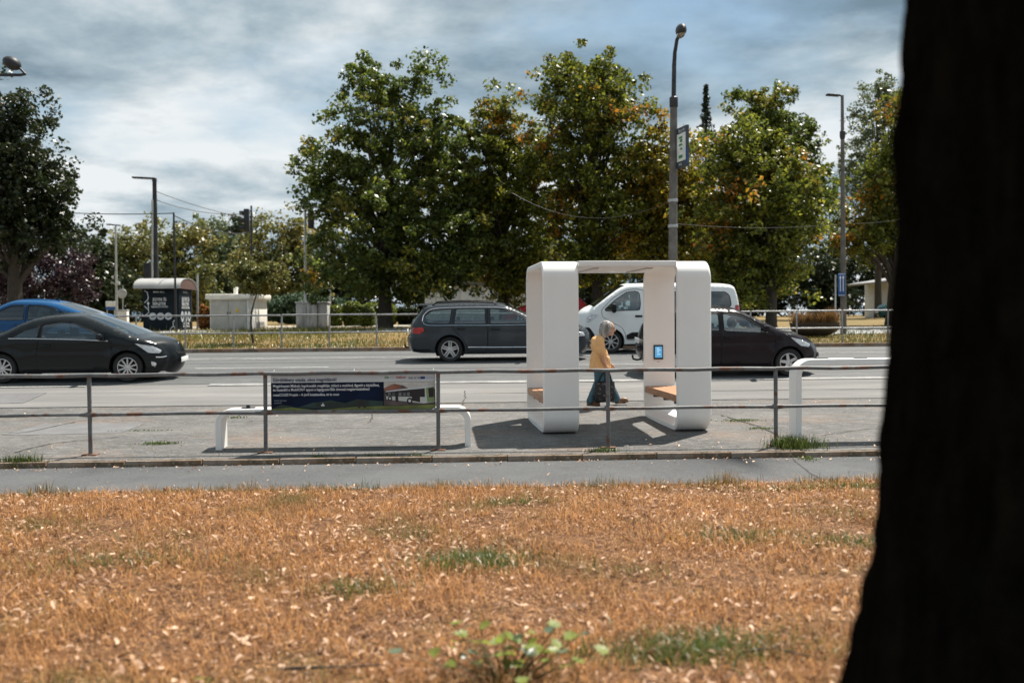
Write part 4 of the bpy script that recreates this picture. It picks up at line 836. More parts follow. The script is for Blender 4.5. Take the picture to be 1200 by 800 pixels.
# ------------------------------------------------------------------ lamp posts, signals, signs
m_conc = pbr('lamp_concrete', (.13, .122, .112), .8, var=.2, scale=5, bump=.2); m_steel = pbr('painted_steel', (.04, .043, .047), .5, var=.2, spec=.25); m_pale = pbr('pale_steel', (.42, .44, .45), .5, metal=.2, var=.15)
def pole(name, label, cat, px, Y, py_top, r0, r1, mat, pxt=None, group=None):
    base = Vector((gx(px, Y), Y, gz(Y))); tp = at(pxt if pxt is not None else px, py_top, Y); H = tp.z - base.z; t = thing(name, base, label, cat, group); ofs = tp.x - base.x
    MB().tube([(0, 0, -.2), (ofs * .5, 0, H * .5), (ofs, 0, H)], [r0, (r0 + r1) / 2, r1], 14).build('post', mat, t); return t, H, ofs
GL = 'street lamps'
# tall concrete lamp by the far kerb
Y0 = 32.2; base = Vector((gx(788.5, Y0), Y0, gz(Y0))); lp = thing('street_lamp', base, 'tallest street lamp, concrete post with hanging stop sign, behind the pavilion roof', 'street lamp', GL)
z1, z2 = at(790, 125, Y0).z - base.z, at(791, 113, Y0).z - base.z; zt = at(794, 42, Y0).z - base.z
MB().tube([(0, 0, -.2), (0.02, 0, z1 * .5), (.06, 0, z1)], [.155, .14, .115], 14).build('concrete_post', m_conc, lp)
MB().lathe([(.10, z1 - .05), (.14, z1), (.14, z2 - .05), (.08, z2)], 14, 'Z', (.06, 0, 0)).build('post_collar', m_steel, lp)
MB().tube([(.06, 0, z2 - .1), (.08, 0, z2 + 1.0), (.10, -.02, zt - .55), (.14, -.16, zt - .18), (.18, -.42, zt - .05)], [.075, .07, .062, .058, .05], 10).build('bracket', m_steel, lp)
hd = MB().ell((.19, -.55, zt + .02), (.16, .42, .20), rot=Matrix.Rotation(R(10), 3, 'X')).build('lamp_head', m_steel, lp); MB().ell((.19, -.56, zt - .07), (.13, .36, .16)).build('lamp_glass', pbr('lamp_glass', (.25, .24, .22), .15, coat=.6), hd)
for zz in (at(790, 235, Y0).z - base.z, at(790, 265, Y0).z - base.z): MB().lathe([(.150, zz - .05), (.165, zz - .045), (.165, zz + .045), (.150, zz + .05)], 14, 'Z', (.02, 0, 0)).build('clamp_band', m_pale, lp)
# stop sign panel held by the lamp post
zs0, zs1 = at(800, 199, Y0).z, at(800, 152, Y0).z; sg = thing('stop_sign', (base.x + .20, Y0 - .22, zs0), 'framed bus stop sign panel with green print, clamped to the tallest lamp post', 'sign', rot=(0, 0, R(-79)))
SH = zs1 - zs0; MB().box((.26, 0, SH / 2), (.78, .10, SH), bev=.012).build('frame', pbr('sign_frame', (.035, .05, .065), .45), sg)
for sd_ in (-1, 1): MB().box((.26, sd_ * .053, SH * .50), (.68, .008, SH * .68)).build('face', pbr('sign_white', (.72, .76, .74), .5), sg)
m_sg = pbr('sign_green', (.05, .20, .06), .5)
for k, (zz, ww) in enumerate(((.74, .5), (.66, .35), (.56, .45), (.46, .3), (.27, .55))): MB().box((.22 + .04 * (k % 2), -.059, SH * zz), (ww * .55, .004, SH * .05 * (1.6 if k in (1, 4) else 1))).build('print', m_sg, sg)
text_mesh('Búza tér', .15, pbr('sign_ink', (.6, .65, .7), .5), 'print', sg, Matrix.Translation((.03, -.0525, SH * .88)) @ RX); text_mesh('MVK', .13, MATS['sign_ink'], 'print', sg, Matrix.Translation((.03, -.0525, SH * .05)) @ RX)
MB().box((.67, -.02, SH * .25), (.09, .02, SH * .38)).build('blue_tab', pbr('sign_blue', (.02, .10, .36), .5), sg)
for zz in (.12, .85): MB().tube([(-.30, 0, SH * zz), (-.10, 0, SH * zz)], .025, 8).build('bracket', m_steel, sg)
# right lamp
t, H, of = pole('street_lamp', 'slim street lamp right of the orange maple, carrying a narrow blue sign', 'street lamp', 988.5, 37.0, 112, .12, .055, m_conc, pxt=987, group=GL)
MB().tube([(of, 0, H - .03), (of - .15, 0, H + .02), (of - .30, 0, H + .03)], .035, 8).build('bracket', m_steel, t); MB().box((of - .36, 0, H + .01), (.50, .22, .07), Matrix.Rotation(R(4), 3, 'Y'), bev=.03).build('lamp_head', m_steel, t)
zc_ = at(988, 160, 37).z - t.location.z; MB().lathe([(.08, zc_ - .1), (.105, zc_), (.105, zc_ + .18), (.06, zc_ + .22)], 12, 'Z', (of * .8, 0, 0)).build('post_collar', m_steel, t)
bs = at(986, 347, 36.8); zb1 = at(986, 320, 36.8).z; sb = thing('direction_sign', (bs.x, 36.78, bs.z), 'narrow upright blue sign with white arrows on the slim right lamp', 'sign'); h_ = zb1 - bs.z
MB().box((0, 0, h_ / 2), (.27, .03, h_), bev=.006).build('panel', pbr('blue_sign_face', (.012, .09, .33), .45), sb); m_sw = pbr('sign_white_print', (.75, .78, .8), .5)
for x in (-.055, .055):
    MB().box((x, -.018, h_ * .52), (.03, .004, h_ * .62)).build('arrow_shaft', m_sw, sb); MB().prism([(x - .045, h_ * .78), (x + .045, h_ * .78), (x, h_ * .90)], lambda u, v, d: (u, d, v), -.022, -.019).build('arrow_head', m_sw, sb)
for z in (h_ * .04, h_ * .96): MB().box((0, -.018, z), (.24, .004, .02)).build('border', m_sw, sb)
MB().box((0, .07, h_ * .5), (.06, .12, .05)).build('clamp', m_steel, sb)
pole('marker_post', 'thin pale post just left of the slim right lamp', 'post', 979, 38.5, 322, .035, .03, m_pale)
# left lamp and thin posts
t, H, of = pole('street_lamp', 'dark street lamp with flat head rising behind the ticket booth', 'street lamp', 183.5, 55, 210, .16, .11, m_steel, pxt=181, group=GL)
MB().box((of - .55, 0, H + .06), (1.25, .30, .09), Matrix.Rotation(R(3), 3, 'Y'), bev=.03).build('lamp_head', m_steel, t); MB().box((of, 0, H - .05), (.22, .22, .22), bev=.03).build('bracket', m_steel, t)
MB().box((-.42, 0, at(183, 322, 55).z - t.location.z), (.38, .30, 1.3), bev=.02).build('switch_box', m_steel, t)
t2, H2, _ = pole('signal_post', 'thin grey post hugging the left street lamp', 'post', 178.5, 54.5, 234, .05, .045, m_pale)
t3, H3, o3 = pole('cable_post', 'thin black post standing in front of the ticket booth', 'post', 206.5, 44.3, 249, .05, .04, m_steel, pxt=203.5)
t4, H4, o4 = pole('street_lamp', 'thin pale lamp post with a crossbar far left above the blue car', 'street lamp', 137, 72, 264, .09, .06, m_pale, pxt=135.5, group=GL)
MB().tube([(o4 - .45, 0, H4 + .05), (o4 + .35, 0, H4 - .02)], .05, 6).build('crossbar', m_steel, t4); MB().box((o4 - .45, 0, H4 + .06), (.35, .2, .08), bev=.02).build('lamp_head', m_steel, t4); MB().box((.12, 0, at(139, 332, 72).z - t4.location.z), (.25, .2, .25), bev=.03).build('camera', m_pale, t4)
pole('flag_post', 'thin white post left of the large broad maple', 'post', 387, 56, 263, .06, .05, m_pale, pxt=385.5)
pole('booth_post', 'short white post between the ticket booth and orange bush', 'post', 231.5, 49, 322, .05, .05, m_pale)
def signal(label, px, Y, py0, py1, poletop, polepx, polemat, side=-1):
    t, H, o_ = pole('traffic_light', label, 'traffic light', polepx, Y, poletop, .06, .05, polemat, group='traffic lights'); a, b = at(px, py0, Y), at(px, py1, Y); h = a.z - b.z; cx_ = a.x - t.location.x; zz = b.z - t.location.z
    hs = MB().box((cx_, 0, zz + h / 2), (.28, .34, h), bev=.03).build('housing', m_black, t)
    for k in range(3):
        zc__ = zz + h * (k + .5) / 3; MB().lathe([(.10, -.26), (.125, -.26), (.125, 0), (.10, 0)], 14, 'X', (cx_ + side * .14, 0, zc__)).build('visor', m_black, hs)
        MB().lathe([(0, .0), (.10, .0)], 14, 'X', (cx_ + side * .145, 0, zc__)).build('lens', pbr('signal_lens_%d' % k, [(.02, .10, .05), (.16, .09, .01), (.16, .01, .01)][k], .2), hs)
    MB().tube([(cx_, 0, zz + h * .8), (0, 0, zz + h * .8)], .03, 6).build('bracket', m_steel, t)
signal('traffic light on a dark post above the trees behind the utility house', 289, 58, 245, 272, 241, 294.5, m_steel)
signal('traffic light on a pale post at the left rim of the large maple', 364.5, 50, 247, 268, 247, 357.5, m_pale, 1)
# lamp head reaching in from the left
lb = at(14, 90, 27); t = thing('street_lamp', (at(-60, 90, 27).x, 27.2, gz(27.2) - .2), 'dark lamp head on a thin arm reaching in at the upper left corner', 'street lamp', GL)
# its post stands on the verge left of the frame
t.location = (at(-60, 90, 31.6).x, 31.6, gz(31.6)); az = at(0, 88, 31.6).z - t.location.z; a0 = 0; a1 = at(30, 88, 31.6).x - t.location.x
MB().tube([(0, 0, -.2), (0, 0, az * .6), (0, 0, az - .4), (.25, 0, az - .05), (.8, 0, az + .0), (a1 - .15, 0, az), (a1, 0, az + .03)], [.12, .10, .08, .06, .05, .045, .04], 10).build('post_and_arm', m_steel, t)
q0 = at(14, 75, 31.6); MB().tube([(a1, 0, az + .02), (a1 - .15, 0, az + .18), (a1 - .32, 0, az + .28)], .035, 8).build('bracket', m_steel, t)
MB().ell((q0.x - t.location.x, 0, q0.z - t.location.z + .02), (.28, .26, .20), rot=Matrix.Rotation(R(25), 3, 'Y')).build('lamp_head', m_steel, t)
# small round sign and blue-white board, far left
t, H, _ = pole('road_sign', 'small round grey-backed road sign on a thin post far left', 'sign', 144, 66, 334, .03, .03, m_pale)
MB().lathe([(0, -.02), (.30, -.02), (.31, 0), (.30, .02), (0, .02)], 20, 'Y', (0, -.06, at(144, 344, 66).z - t.location.z)).build('disc', m_pale, t); MB().lathe([(0, -.022), (.30, -.022)], 20, 'Y', (0, -.063, at(144, 344, 66).z - t.location.z)).build('face', pbr('grey_sign_face', (.40, .41, .42), .6), t)
bo_ = at(129.5, 363, 64); t = thing('board_sign', (bo_.x, 64, gz(64)), 'small white board with blue foot beyond the blue car', 'sign'); zz = bo_.z - gz(64); w_ = 10.5 * 64 / F; h_ = 10 * 64 / F
MB().box((0, 0, zz + h_ * .68), (w_, .06, h_ * .62), bev=.01).build('panel', m_sw, t); MB().box((0, 0, zz + h_ * .17), (w_, .06, h_ * .36), bev=.01).build('blue_panel', MATS['sign_blue'], t)
for x in (-w_ * .4, w_ * .4): MB().tube([(x, .05, -.2), (x, .05, zz + h_)], .03, 6).build('leg', m_pale, t)
bt = at(238.5, 366, 48); t = thing('notice_board', (bt.x, 48.4, gz(48.4)), 'small blue and white notice beside the orange bush', 'sign'); zz = bt.z - gz(48.4)
MB().box((0, 0, zz + .10), (.30, .04, .24), bev=.01).build('panel', pbr('pale_blue_board', (.35, .5, .6), .5), t); MB().box((0, -.01, zz - .12), (.30, .04, .12), bev=.01).build('white_panel', m_sw, t); MB().tube([(0, .03, -.2), (0, .03, zz + .2)], .025, 6).build('leg', m_pale, t)
# overhead cables
m_cable = pbr('cable_black', (.02, .02, .022), .6)
def cable(label, A, B, sag, r=.014, n=14):
    A, B = Vector(A), Vector(B); t = MB().tube([A.lerp(B, i / n) - Vector((0, 0, 4 * sag * (i / n) * (1 - i / n))) for i in range(n + 1)], r, 5).build('overhead_cable', m_cable); tag(t, label, 'cable', 'overhead cables')
cable('cable running in from the left edge to the thin black post', at(-30, 238, 60), at(203, 250, 44.5), .25, .022)
cable('cable from the thin black post down towards the left traffic light', at(203, 252, 44.5), at(290, 273, 58), .3, .022)
cable('cable from the left street lamp over the wood to the large maple', at(182, 224, 55), at(372, 262, 62), .5, .02)
cable('cable from the left street lamp towards the left traffic light', at(182, 234, 55), at(290, 250, 58), .3, .02)
cable('cable from the tallest lamp post sagging left through the maple crowns', at(790, 234, 32.2), at(600, 226, 36), .75, .009)
cable('cable from the tallest lamp post to the slim right lamp', at(790, 262, 32.2), at(988, 262, 37), .15, .008)
cable('cable from the slim right lamp to the dark trunk side', at(988, 262, 37), at(1120, 240, 37), .2, .008)
# ------------------------------------------------------------------ ticket booth
Yb = 46.0; bx_l, bx_c = gx(168, Yb), gx(210.5, Yb); bw = bx_c - bx_l; bt = thing('ticket_booth', (bx_c, Yb, gz(Yb)), 'dark navy ticket booth with white lettering under a curved grey roof', 'booth', rot=(0, 0, R(1)))
bh = at(190, 337, Yb).z - gz(Yb); bdp = 2.3; m_navy = pbr('booth_navy', (.006, .012, .018), .55, var=.2, scale=2, spec=.15)
MB().box((-bw / 2, bdp / 2, bh / 2), (bw, bdp, bh), bev=.02).build('body', m_navy, bt)
MB().box((-bw * .16, -.006, bh / 2), (.03, .02, bh - .05)).build('panel_joint', m_trim, bt); MB().box((.006, .25, bh / 2), (.02, .03, bh - .05)).build('panel_joint', m_trim, bt); MB().box((.006, bdp - .35, bh / 2), (.02, .03, bh - .05)).build('panel_joint', m_trim, bt)
rh = at(190, 324.5, Yb).z - gz(Yb) - bh; n = 12; prof = [(bdp / 2 - (bdp / 2 + .35) * math.cos(R(180 * i / n)), bh - .02 + rh * math.sin(R(180 * i / n)) ** .8) for i in range(n + 1)]
x0, x1 = -bw - .30, .14; k = n + 1; inn = [(y * .985 + .015 * bdp / 2, z - .03) for y, z in prof]
V = [(x, y, z) for x in (x0, x1) for y, z in prof] + [(x, y, z) for x in (x0, x1) for y, z in inn]
Fs = [(i, i + 1, k + i + 1, k + i) for i in range(n)] + [(2 * k + i, 3 * k + i, 3 * k + i + 1, 2 * k + i + 1) for i in range(n)] + [(i, 2 * k + i, 2 * k + i + 1, i + 1) for i in range(n)] + [(k + i, k + i + 1, 3 * k + i + 1, 3 * k + i) for i in range(n)] + [(0, k, 3 * k, 2 * k), (n, 2 * k + n, 3 * k + n, k + n)]
MB().add(V, Fs).build('roof', pbr('booth_roof', (.36, .36, .355), .45, var=.12, scale=2, metal=.1), bt, smooth=40)
MB().prism([(y, z) for y, z in inn], lambda u, v, d: (d, u, v), x1 - .05, x1 - .025).build('gable', pbr('gable_brown', (.10, .055, .045), .6), bt); MB().prism([(y, z) for y, z in inn], lambda u, v, d: (d, u, v), x0 + .13, x0 + .16).build('gable', MATS['gable_brown'], bt)
m_bw = pbr('booth_print', (.72, .74, .75), .5)
def front_text(s, u, z, size, width, nm='lettering'):     # u: fraction of the front from the left
    o = text_mesh(s, size, m_bw, nm, bt, Matrix.Translation((-bw + u * bw, -.012, bh * z)) @ RX, 'CENTER', bold=.001); X = [q.co.x for q in o.data.vertices]; c = (max(X) + min(X)) / 2; kk = width * bw / (max(X) - min(X))
    for q in o.data.vertices: q.co.x = -bw + u * bw + (q.co.x - c) * kk
RS = Matrix.Rotation(R(90), 4, 'Z') @ RX
def side_text(s, u, z, size, width):
    o = text_mesh(s, size, m_bw, 'lettering', bt, Matrix.Translation((.012, u * bdp, bh * z)) @ RS, 'CENTER', bold=.002); X = [q.co.y for q in o.data.vertices]; c = (max(X) + min(X)) / 2; kk = width * bdp / (max(X) - min(X))
    for q in o.data.vertices: q.co.y = u * bdp + (q.co.y - c) * kk
front_text('JEGYEK ÉS', .46, .70, .19, .38); front_text('BÉRLETEK', .46, .60, .19, .36); front_text('VÁSÁRLÁS EGY PONTON', .46, .545, .10, .46); front_text('MVK Zrt.', .45, .885, .09, .30)
side_text('JEGYEK ÉS', .46, .70, .24, .56); side_text('BÉRLETEK', .46, .59, .24, .52); side_text('VÁSÁRLÁS EGY PONTON', .46, .52, .14, .62); side_text('MVK Zrt.', .46, .885, .10, .34); side_text('FIZETÉS', .5, .15, .12, .45); side_text('KÁRTYÁVAL', .5, .09, .12, .5)
m_icon = pbr('booth_icon_grey', (.42, .46, .49), .5)
for i in range(3):
    cxx = -bw + (.27 + .215 * i) * bw; d = MB().lathe([(0, 0), (.165, 0), (.165, .006)], 24, 'Y', (cxx, -.018, bh * .345)).build('round_icon', m_icon, bt)
    MB().box((cxx, -.021, bh * .345), (.13, .004, .13 if i else .10), bev=.001).build('symbol', m_navy, d); MB().box((cxx, -.024, bh * .345 - .01), (.09, .003, .03)).build('symbol_bar', m_icon, d)
    cy = (.20 + .26 * i) * bdp; d = MB().lathe([(0, 0), (.25, 0), (.25, -.006)], 24, 'X', (.018, cy, bh * .335)).build('round_icon', m_icon, bt); MB().box((.021, cy, bh * .335), (.004, .2, .17)).build('symbol', m_navy, d)
def zig(pts, nm='line_art'):
    MB().tube([(-bw + u * bw, -.012, bh * z) for u, z in pts], .016, 5).build(nm, m_bw, bt)
zig([(.05, .93), (.13, .90), (.16, .78), (.14, .72), (.05, .66)]); zig([(.05, .58), (.15, .50), (.17, .44), (.06, .36)]); zig([(.16, .48), (.15, .68)]); zig([(.90, .27), (.83, .22), (.83, .12), (.75, .06), (.75, .01)]); zig([(.83, .12), (.92, .05)])
MB().ell((-bw + .155 * bw, -.012, bh * .64), (.05, .012, .05)).build('line_art', m_bw, bt)
# ------------------------------------------------------------------ white utility house
Yu = 46.5; ux0, ux1 = gx(245, Yu), gx(291, Yu); uw = ux1 - ux0; uh = at(268, 350, Yu).z - gz(Yu); ud = 2.6
ut = thing('utility_house', (ux1, Yu, gz(Yu)), 'low white utility house with grey double doors and flat roof behind the far railing', 'utility box', rot=(0, 0, R(-8)))
uw *= 1.02; m_render = pbr('white_render', (.84, .82, .77), .8, var=.06, scale=2); m_udoor = pbr('grey_metal_door', (.42, .40, .35), .5, var=.08)
MB().box((-uw / 2, ud / 2, uh / 2), (uw, ud, uh), bev=.02).build('wall', m_render, ut); MB().box((-uw / 2, ud / 2, uh + .10), (uw + .32, ud + .32, .24), bev=.05).build('roof', pbr('utility_roof', (.80, .76, .68), .7, var=.1), ut)
MB().box((-uw / 2, -.006, uh * .49), (uw * .95, .02, uh * .95)).build('front_panel', m_udoor, ut)
for i in range(2):
    d = MB().box((-uw * (.25 + .47 * i) - .02, -.026, uh * .48), (uw * .44, .035, uh * .90), bev=.006).build('door', m_udoor, ut)
    MB().box((-uw * .49 + (.06 if i == 0 else -.06), -.05, uh * .52), (.03, .03, .22), bev=.008).build('handle', m_black, d)
    MB().prism([(-uw * .27 - .11, uh * .58), (-uw * .27 + .11, uh * .58), (-uw * .27, uh * .58 + .2)], lambda u, v, q: (u, q, v), -.052, -.046).build('warning_sign', pbr('warning_yellow', (.65, .42, .03), .5), d) if i == 0 else None
v_ = MB().box((.008, ud * .62, uh * .17), (.02, ud * .42, uh * .22)).build('vent', pbr('vent_grey', (.42, .42, .42), .6), ut)
for k in range(5): MB().box((.022, ud * .62, uh * (.09 + .04 * k)), (.02, ud * .38, .03), Matrix.Rotation(R(30), 3, 'Y')).build('slat', MATS['vent_grey'], v_)
MB().box((-uw * .42, .5, uh + .38), (.16, .16, .36), bev=.02).build('roof_vent', m_render, ut)
# weathered cabinet, low wall, small box
Yc = 49; cx0, cx1 = gx(347, Yc), gx(383.5, Yc); cw = cx1 - cx0; chh = at(365, 355, Yc).z - gz(Yc); ct = thing('cabinet', (cx0, Yc, gz(Yc)), 'weathered pale grey cabinet covered in streaks behind the far railing', 'cabinet')
m_cab = ground_mat('streaked_cabinet', (.50, .51, .52), [((.28, .28, .29), 1.5, .48, .62, .9, (3, 3, .5)), ((.66, .66, .66), 2.5, .5, .7, .7, (3, 3, .6))], bump=.2)
MB().box((cw * .34, .5, chh / 2), (cw * .68, 1.0, chh), bev=.02).build('body', m_cab, ct); MB().box((cw * .845, .55, chh * .49), (cw * .30, .9, chh * .98), bev=.02).build('side_body', m_cab, ct); MB().box((cw / 2, .5, chh + .03), (cw + .08, 1.1, .06), bev=.01).build('lid', m_cab, ct)
for u in (.17, .51): MB().box((cw * u, -.012, chh * .5), (cw * .31, .025, chh * .9), bev=.006).build('door', m_cab, ct)
wl_ = MB().box(((gx(100, 58) + gx(172, 58)) / 2, 58, at(140, 366, 58).z), (gx(172, 58) - gx(100, 58), .3, .35), bev=.02).build('cap', pbr('beige_wall', (.45, .40, .33), .8, var=.15)); wt = thing('low_wall', (wl_.location.x, 58, gz(58)), 'low beige wall in the distance left of the ticket booth', 'wall'); wl_.parent = wt
MB().box(((gx(100, 58) + gx(172, 58)) / 2, 58.02, (gz(58) + at(140, 368, 58).z) / 2 - .2), (gx(172, 58) - gx(100, 58) - .1, .22, at(140, 368, 58).z - gz(58)), bev=.02).build('wall', pbr('beige_render', (.38, .33, .27), .85, var=.2), wt)
bp = at(145, 375, 50); sb_ = thing('litter_bin', (bp.x, 50, gz(50)), 'small white box bin behind the blue car tail', 'bin'); MB().box((0, 0, .45), (.42, .35, .9), bev=.03).build('body', m_render, sb_); MB().box((0, 0, .93), (.46, .39, .06), bev=.02).build('lid', m_pale, sb_)
# far low building behind the estate car, small building at right
Yf = 70; f0, f1 = gx(498, Yf), gx(640, Yf); hb = at(560, 335, Yf).z - gz(Yf); fb = thing('low_building', (f0, Yf, gz(Yf)), 'long low pale building glimpsed under the maple crowns above the estate car', 'building')
m_panel = pbr('pale_panel', (.55, .58, .60), .6, var=.06); L_ = f1 - f0; MB().box((L_ / 2, 3, hb / 2), (L_, 6, hb), bev=.02).build('wall', m_panel, fb); MB().box((L_ / 2, 3, hb + .25), (L_ + .8, 6.8, .5), bev=.03).build('roof', pbr('dark_roof', (.10, .10, .11), .7), fb)
for i in range(7): MB().box((L_ * (i + .5) / 7, -.03, hb * .46), (L_ / 7 - .12, .06, hb * .86), bev=.01).build('panel', m_panel, fb)
for i in range(5): MB().tube([(L_ * (i + .5) / 5, -1.2, -.2), (L_ * (i + .5) / 5, -1.2, hb + .02)], .09, 8).build('column', m_pale, fb)
Yr = 68; r0_ = gx(1040, Yr); rb_ = thing('small_building', (r0_, Yr, gz(Yr)), 'small pale building with a sloping canopy half hidden by the dark trunk', 'building'); hr = at(1045, 330, Yr).z - gz(Yr)
MB().box((2.2, 2, hr / 2), (4.4, 4, hr), bev=.02).build('wall', m_panel, rb_); MB().box((.35, -.02, hr * .42), (.40, .06, .5), bev=.01).build('window', m_black, rb_); MB().box((1.9, -.03, hr * .40), (1.0, .08, hr * .8), bev=.01).build('door', MATS['grey_metal_door'], rb_)
MB().box((1.4, 1.2, hr + .32), (5.6, 5.2, .14), Matrix.Rotation(R(-9), 3, 'Y'), bev=.03).build('canopy', pbr('canopy_grey', (.25, .25, .26), .6), rb_); MB().box((2.2, 2, hr + .9), (1.6, 1.6, 1.2), bev=.05).build('roof_box', m_conc, rb_)
MB().tube([(-.9, -1, -.2), (-.9, -1, hr + .0)], .05, 8).build('column', m_steel, rb_)
# boat-shaped planter with dry grasses
Yp = 35.2; p0, p1 = gx(926, Yp), gx(984, Yp); pw_ = p1 - p0; ph_ = at(955, 378, Yp).z - gz(Yp); pt_ = thing('boat_planter', ((p0 + p1) / 2, Yp, gz(Yp)), 'dark boat-shaped planter with dry brown grasses behind the far railing', 'planter')
n = 16; mb = MB(); rows = []
for i in range(n + 1):
    u = -1 + 2 * i / n; hw = .42 * (1 - abs(u) ** 3.0) + .02; kz = max(0, .55 * abs(u) ** 2.6)
    rows.append([(u * pw_ / 2, hw * math.cos(R(180 + 180 * j / 8)), kz * ph_ + (ph_ - kz * ph_) * (1 - math.sin(R(180 * j / 8)))) for j in range(9)])
mb.add([p for r__ in rows for p in r__], [(i * 9 + j, i * 9 + j + 1, (i + 1) * 9 + j + 1, (i + 1) * 9 + j) for i in range(n) for j in range(8)]); mb.build('hull', pbr('planter_dark', (.028, .022, .018), .6, var=.2), pt_, smooth=60)
MB().prism([(r__[0][0], .9 * abs(r__[0][1])) for r__ in rows] + [(r__[0][0], -.9 * abs(r__[0][1])) for r__ in rows[::-1]], lambda u, v, d: (u, v, d), ph_ - .10, ph_ - .06).build('soil', pbr('soil', (.05, .035, .025), .9), pt_)
def blades(n, pos, h, wdt, rng, lean=.5, lay=0.0):
    """pos (n,3); triangular blades"""
    a = rng.random(n) * 6.283; d = np.stack([np.cos(a), np.sin(a), np.zeros(n)], 1); s = np.stack([-np.sin(a), np.cos(a), np.zeros(n)], 1); L = (lean * rng.random(n) + lay)[:, None]; h = h[:, None]; w_ = wdt[:, None]
    mid = pos + np.array([0, 0, 1]) * h * .55 + d * h * L * .45; tip = pos + np.array([0, 0, 1]) * h * (1 - L * .35) + d * h * L * 1.15
    V = np.stack([pos - s * w_, pos + s * w_, mid + s * w_ * .7, mid - s * w_ * .7, tip], 1).reshape(-1, 3); i0 = np.arange(n)[:, None] * 5
    return V, np.concatenate([i0 + np.array([[0, 1, 2]]), i0 + np.array([[0, 2, 3]]), i0 + np.array([[3, 2, 4]])], 0)
rng = np.random.default_rng(5)
L_straw = leaf_mat('dry_ornamental_grass', (.16, .085, .03), (.34, .20, .08), trans=.25)
for k, cxx in enumerate((-.62, -.22, .2, .62)):
    n = 420; P = np.stack([cxx + rng.normal(size=n) * .10, rng.normal(size=n) * .08, np.full(n, ph_ - .08)], 1); V, Fq = blades(n, P, rng.uniform(.30, .62, n) * (1.25 if k == 3 else 1), np.full(n, .007), rng, .7); npmesh('grass_tuft', V, Fq, L_straw, pt_)
# ------------------------------------------------------------------ the walking person
def blob(name, mb, vox, mat, parent, smooth=6, fac=.5):
    o = mb.build(name, mat, parent, smooth=0, fix=True); md = o.modifiers.new('r', 'REMESH'); md.mode = 'VOXEL'; md.voxel_size = vox; md.use_smooth_shade = True
    if smooth: sm = o.modifiers.new('s', 'SMOOTH'); sm.iterations = smooth; sm.factor = fac
    dg = bpy.context.evaluated_depsgraph_get(); me = bpy.data.meshes.new_from_object(o.evaluated_get(dg)); o.modifiers.clear(); old = o.data; o.data = me; bpy.data.meshes.remove(old); me.name = name
    me.shade_smooth(); return o
def limb(mb, P, Rr, n=12):
    mb.tube(P, Rr, n)
    for p, r_ in zip(P, Rr): mb.ell(p, (r_, r_, r_), 12, 8)
    return mb
Yq = 18.2; per = thing('person', (gx(705.5, Yq), Yq, gz(Yq) + .006), 'stooped grey-haired person in ochre shirt and teal jeans walking right inside the pavilion view', 'person', rot=(0, 0, R(-2)))
b = MB(); limb(b, [(-.05, 0, .80), (-.07, 0, 1.0), (-.06, 0, 1.15), (-.01, 0, 1.25)], [.12, .115, .11, .065]); limb(b, [(-.01, 0, 1.23), (.08, 0, 1.33)], [.06, .052])
HC = Vector((.125, 0, 1.395)); HS = 1.15
def hp(x, y, z): return HC + (Vector((x, y, z)) - Vector((.095, 0, 1.42))) * HS
def hr(*r_): return tuple(q * HS for q in r_)
b.ell(hp(.095, 0, 1.435), hr(.098, .080, .118), rot=Matrix.Rotation(R(18), 3, 'Y')); b.ell(hp(.125, 0, 1.385), hr(.062, .056, .060)); b.ell(hp(.196, 0, 1.413), hr(.022, .014, .022)); b.ell(hp(.155, 0, 1.345), hr(.025, .03, .022)); b.ell(hp(.172, 0, 1.378), hr(.016, .024, .010)); b.ell(hp(.06, -.080, 1.42), hr(.02, .012, .03)); b.ell(hp(.06, .080, 1.42), hr(.02, .012, .03))
sh = {-1: [(-.04, -.160, 1.17), (-.03, -.205, .98), (.05, -.20, .755)], 1: [(-.03, .160, 1.17), (.0, .20, .98), (.15, .19, .78)]}
for sd_, P in sh.items():
    limb(b, P, [.050, .042, .027]); w3 = Vector(P[2]); dr = (w3 - Vector(P[1])).normalized(); pc = w3 + dr * .055; b.ell(pc, (.030, .020, .042), rot=Matrix.Rotation(R(12), 3, 'Y'))
    for k, (ox, ln) in enumerate(((-.026, .055), (-.010, .068), (.008, .072), (.024, .062))):
        f0_ = w3 + dr * .085 + Vector((ox, 0, 0)); limb(b, [f0_, f0_ + dr * ln * .55 + Vector((.004, -.006, 0)), f0_ + dr * ln * .7 + Vector((.012, sd_ * -.02, .018))], [.0095, .009, .0075], 8)
    limb(b, [w3 + dr * .04 + Vector((.026, 0, 0)), w3 + dr * .075 + Vector((.046, -sd_ * .012, 0)), w3 + dr * .105 + Vector((.040, -sd_ * .022, 0))], [.011, .010, .008], 8)
legs = {-1: [(-.06, -.07, .80), (-.06, -.09, .45), (-.225, -.09, .11)], 1: [(-.02, .07, .80), (.12, .09, .46), (.275, .09, .12)]}
for sd_, P in legs.items(): limb(b, P, [.080, .06, .042])
for sd_, P in legs.items(): a_ = Vector(P[2]); limb(b, [a_, a_ + Vector((.05, 0, -.05)), a_ + Vector((.15, 0, -.07))], [.042, .04, .03])
blob('body', b, .0085, m_skin, per, 4)
m_shirt = pbr('ochre_shirt', (.66, .38, .165), .8, var=.10, scale=5, bump=.5, bscale=9); m_jean = pbr('teal_jeans', (.04, .10, .135), .8, var=.3, scale=7, bump=.4, bscale=14)
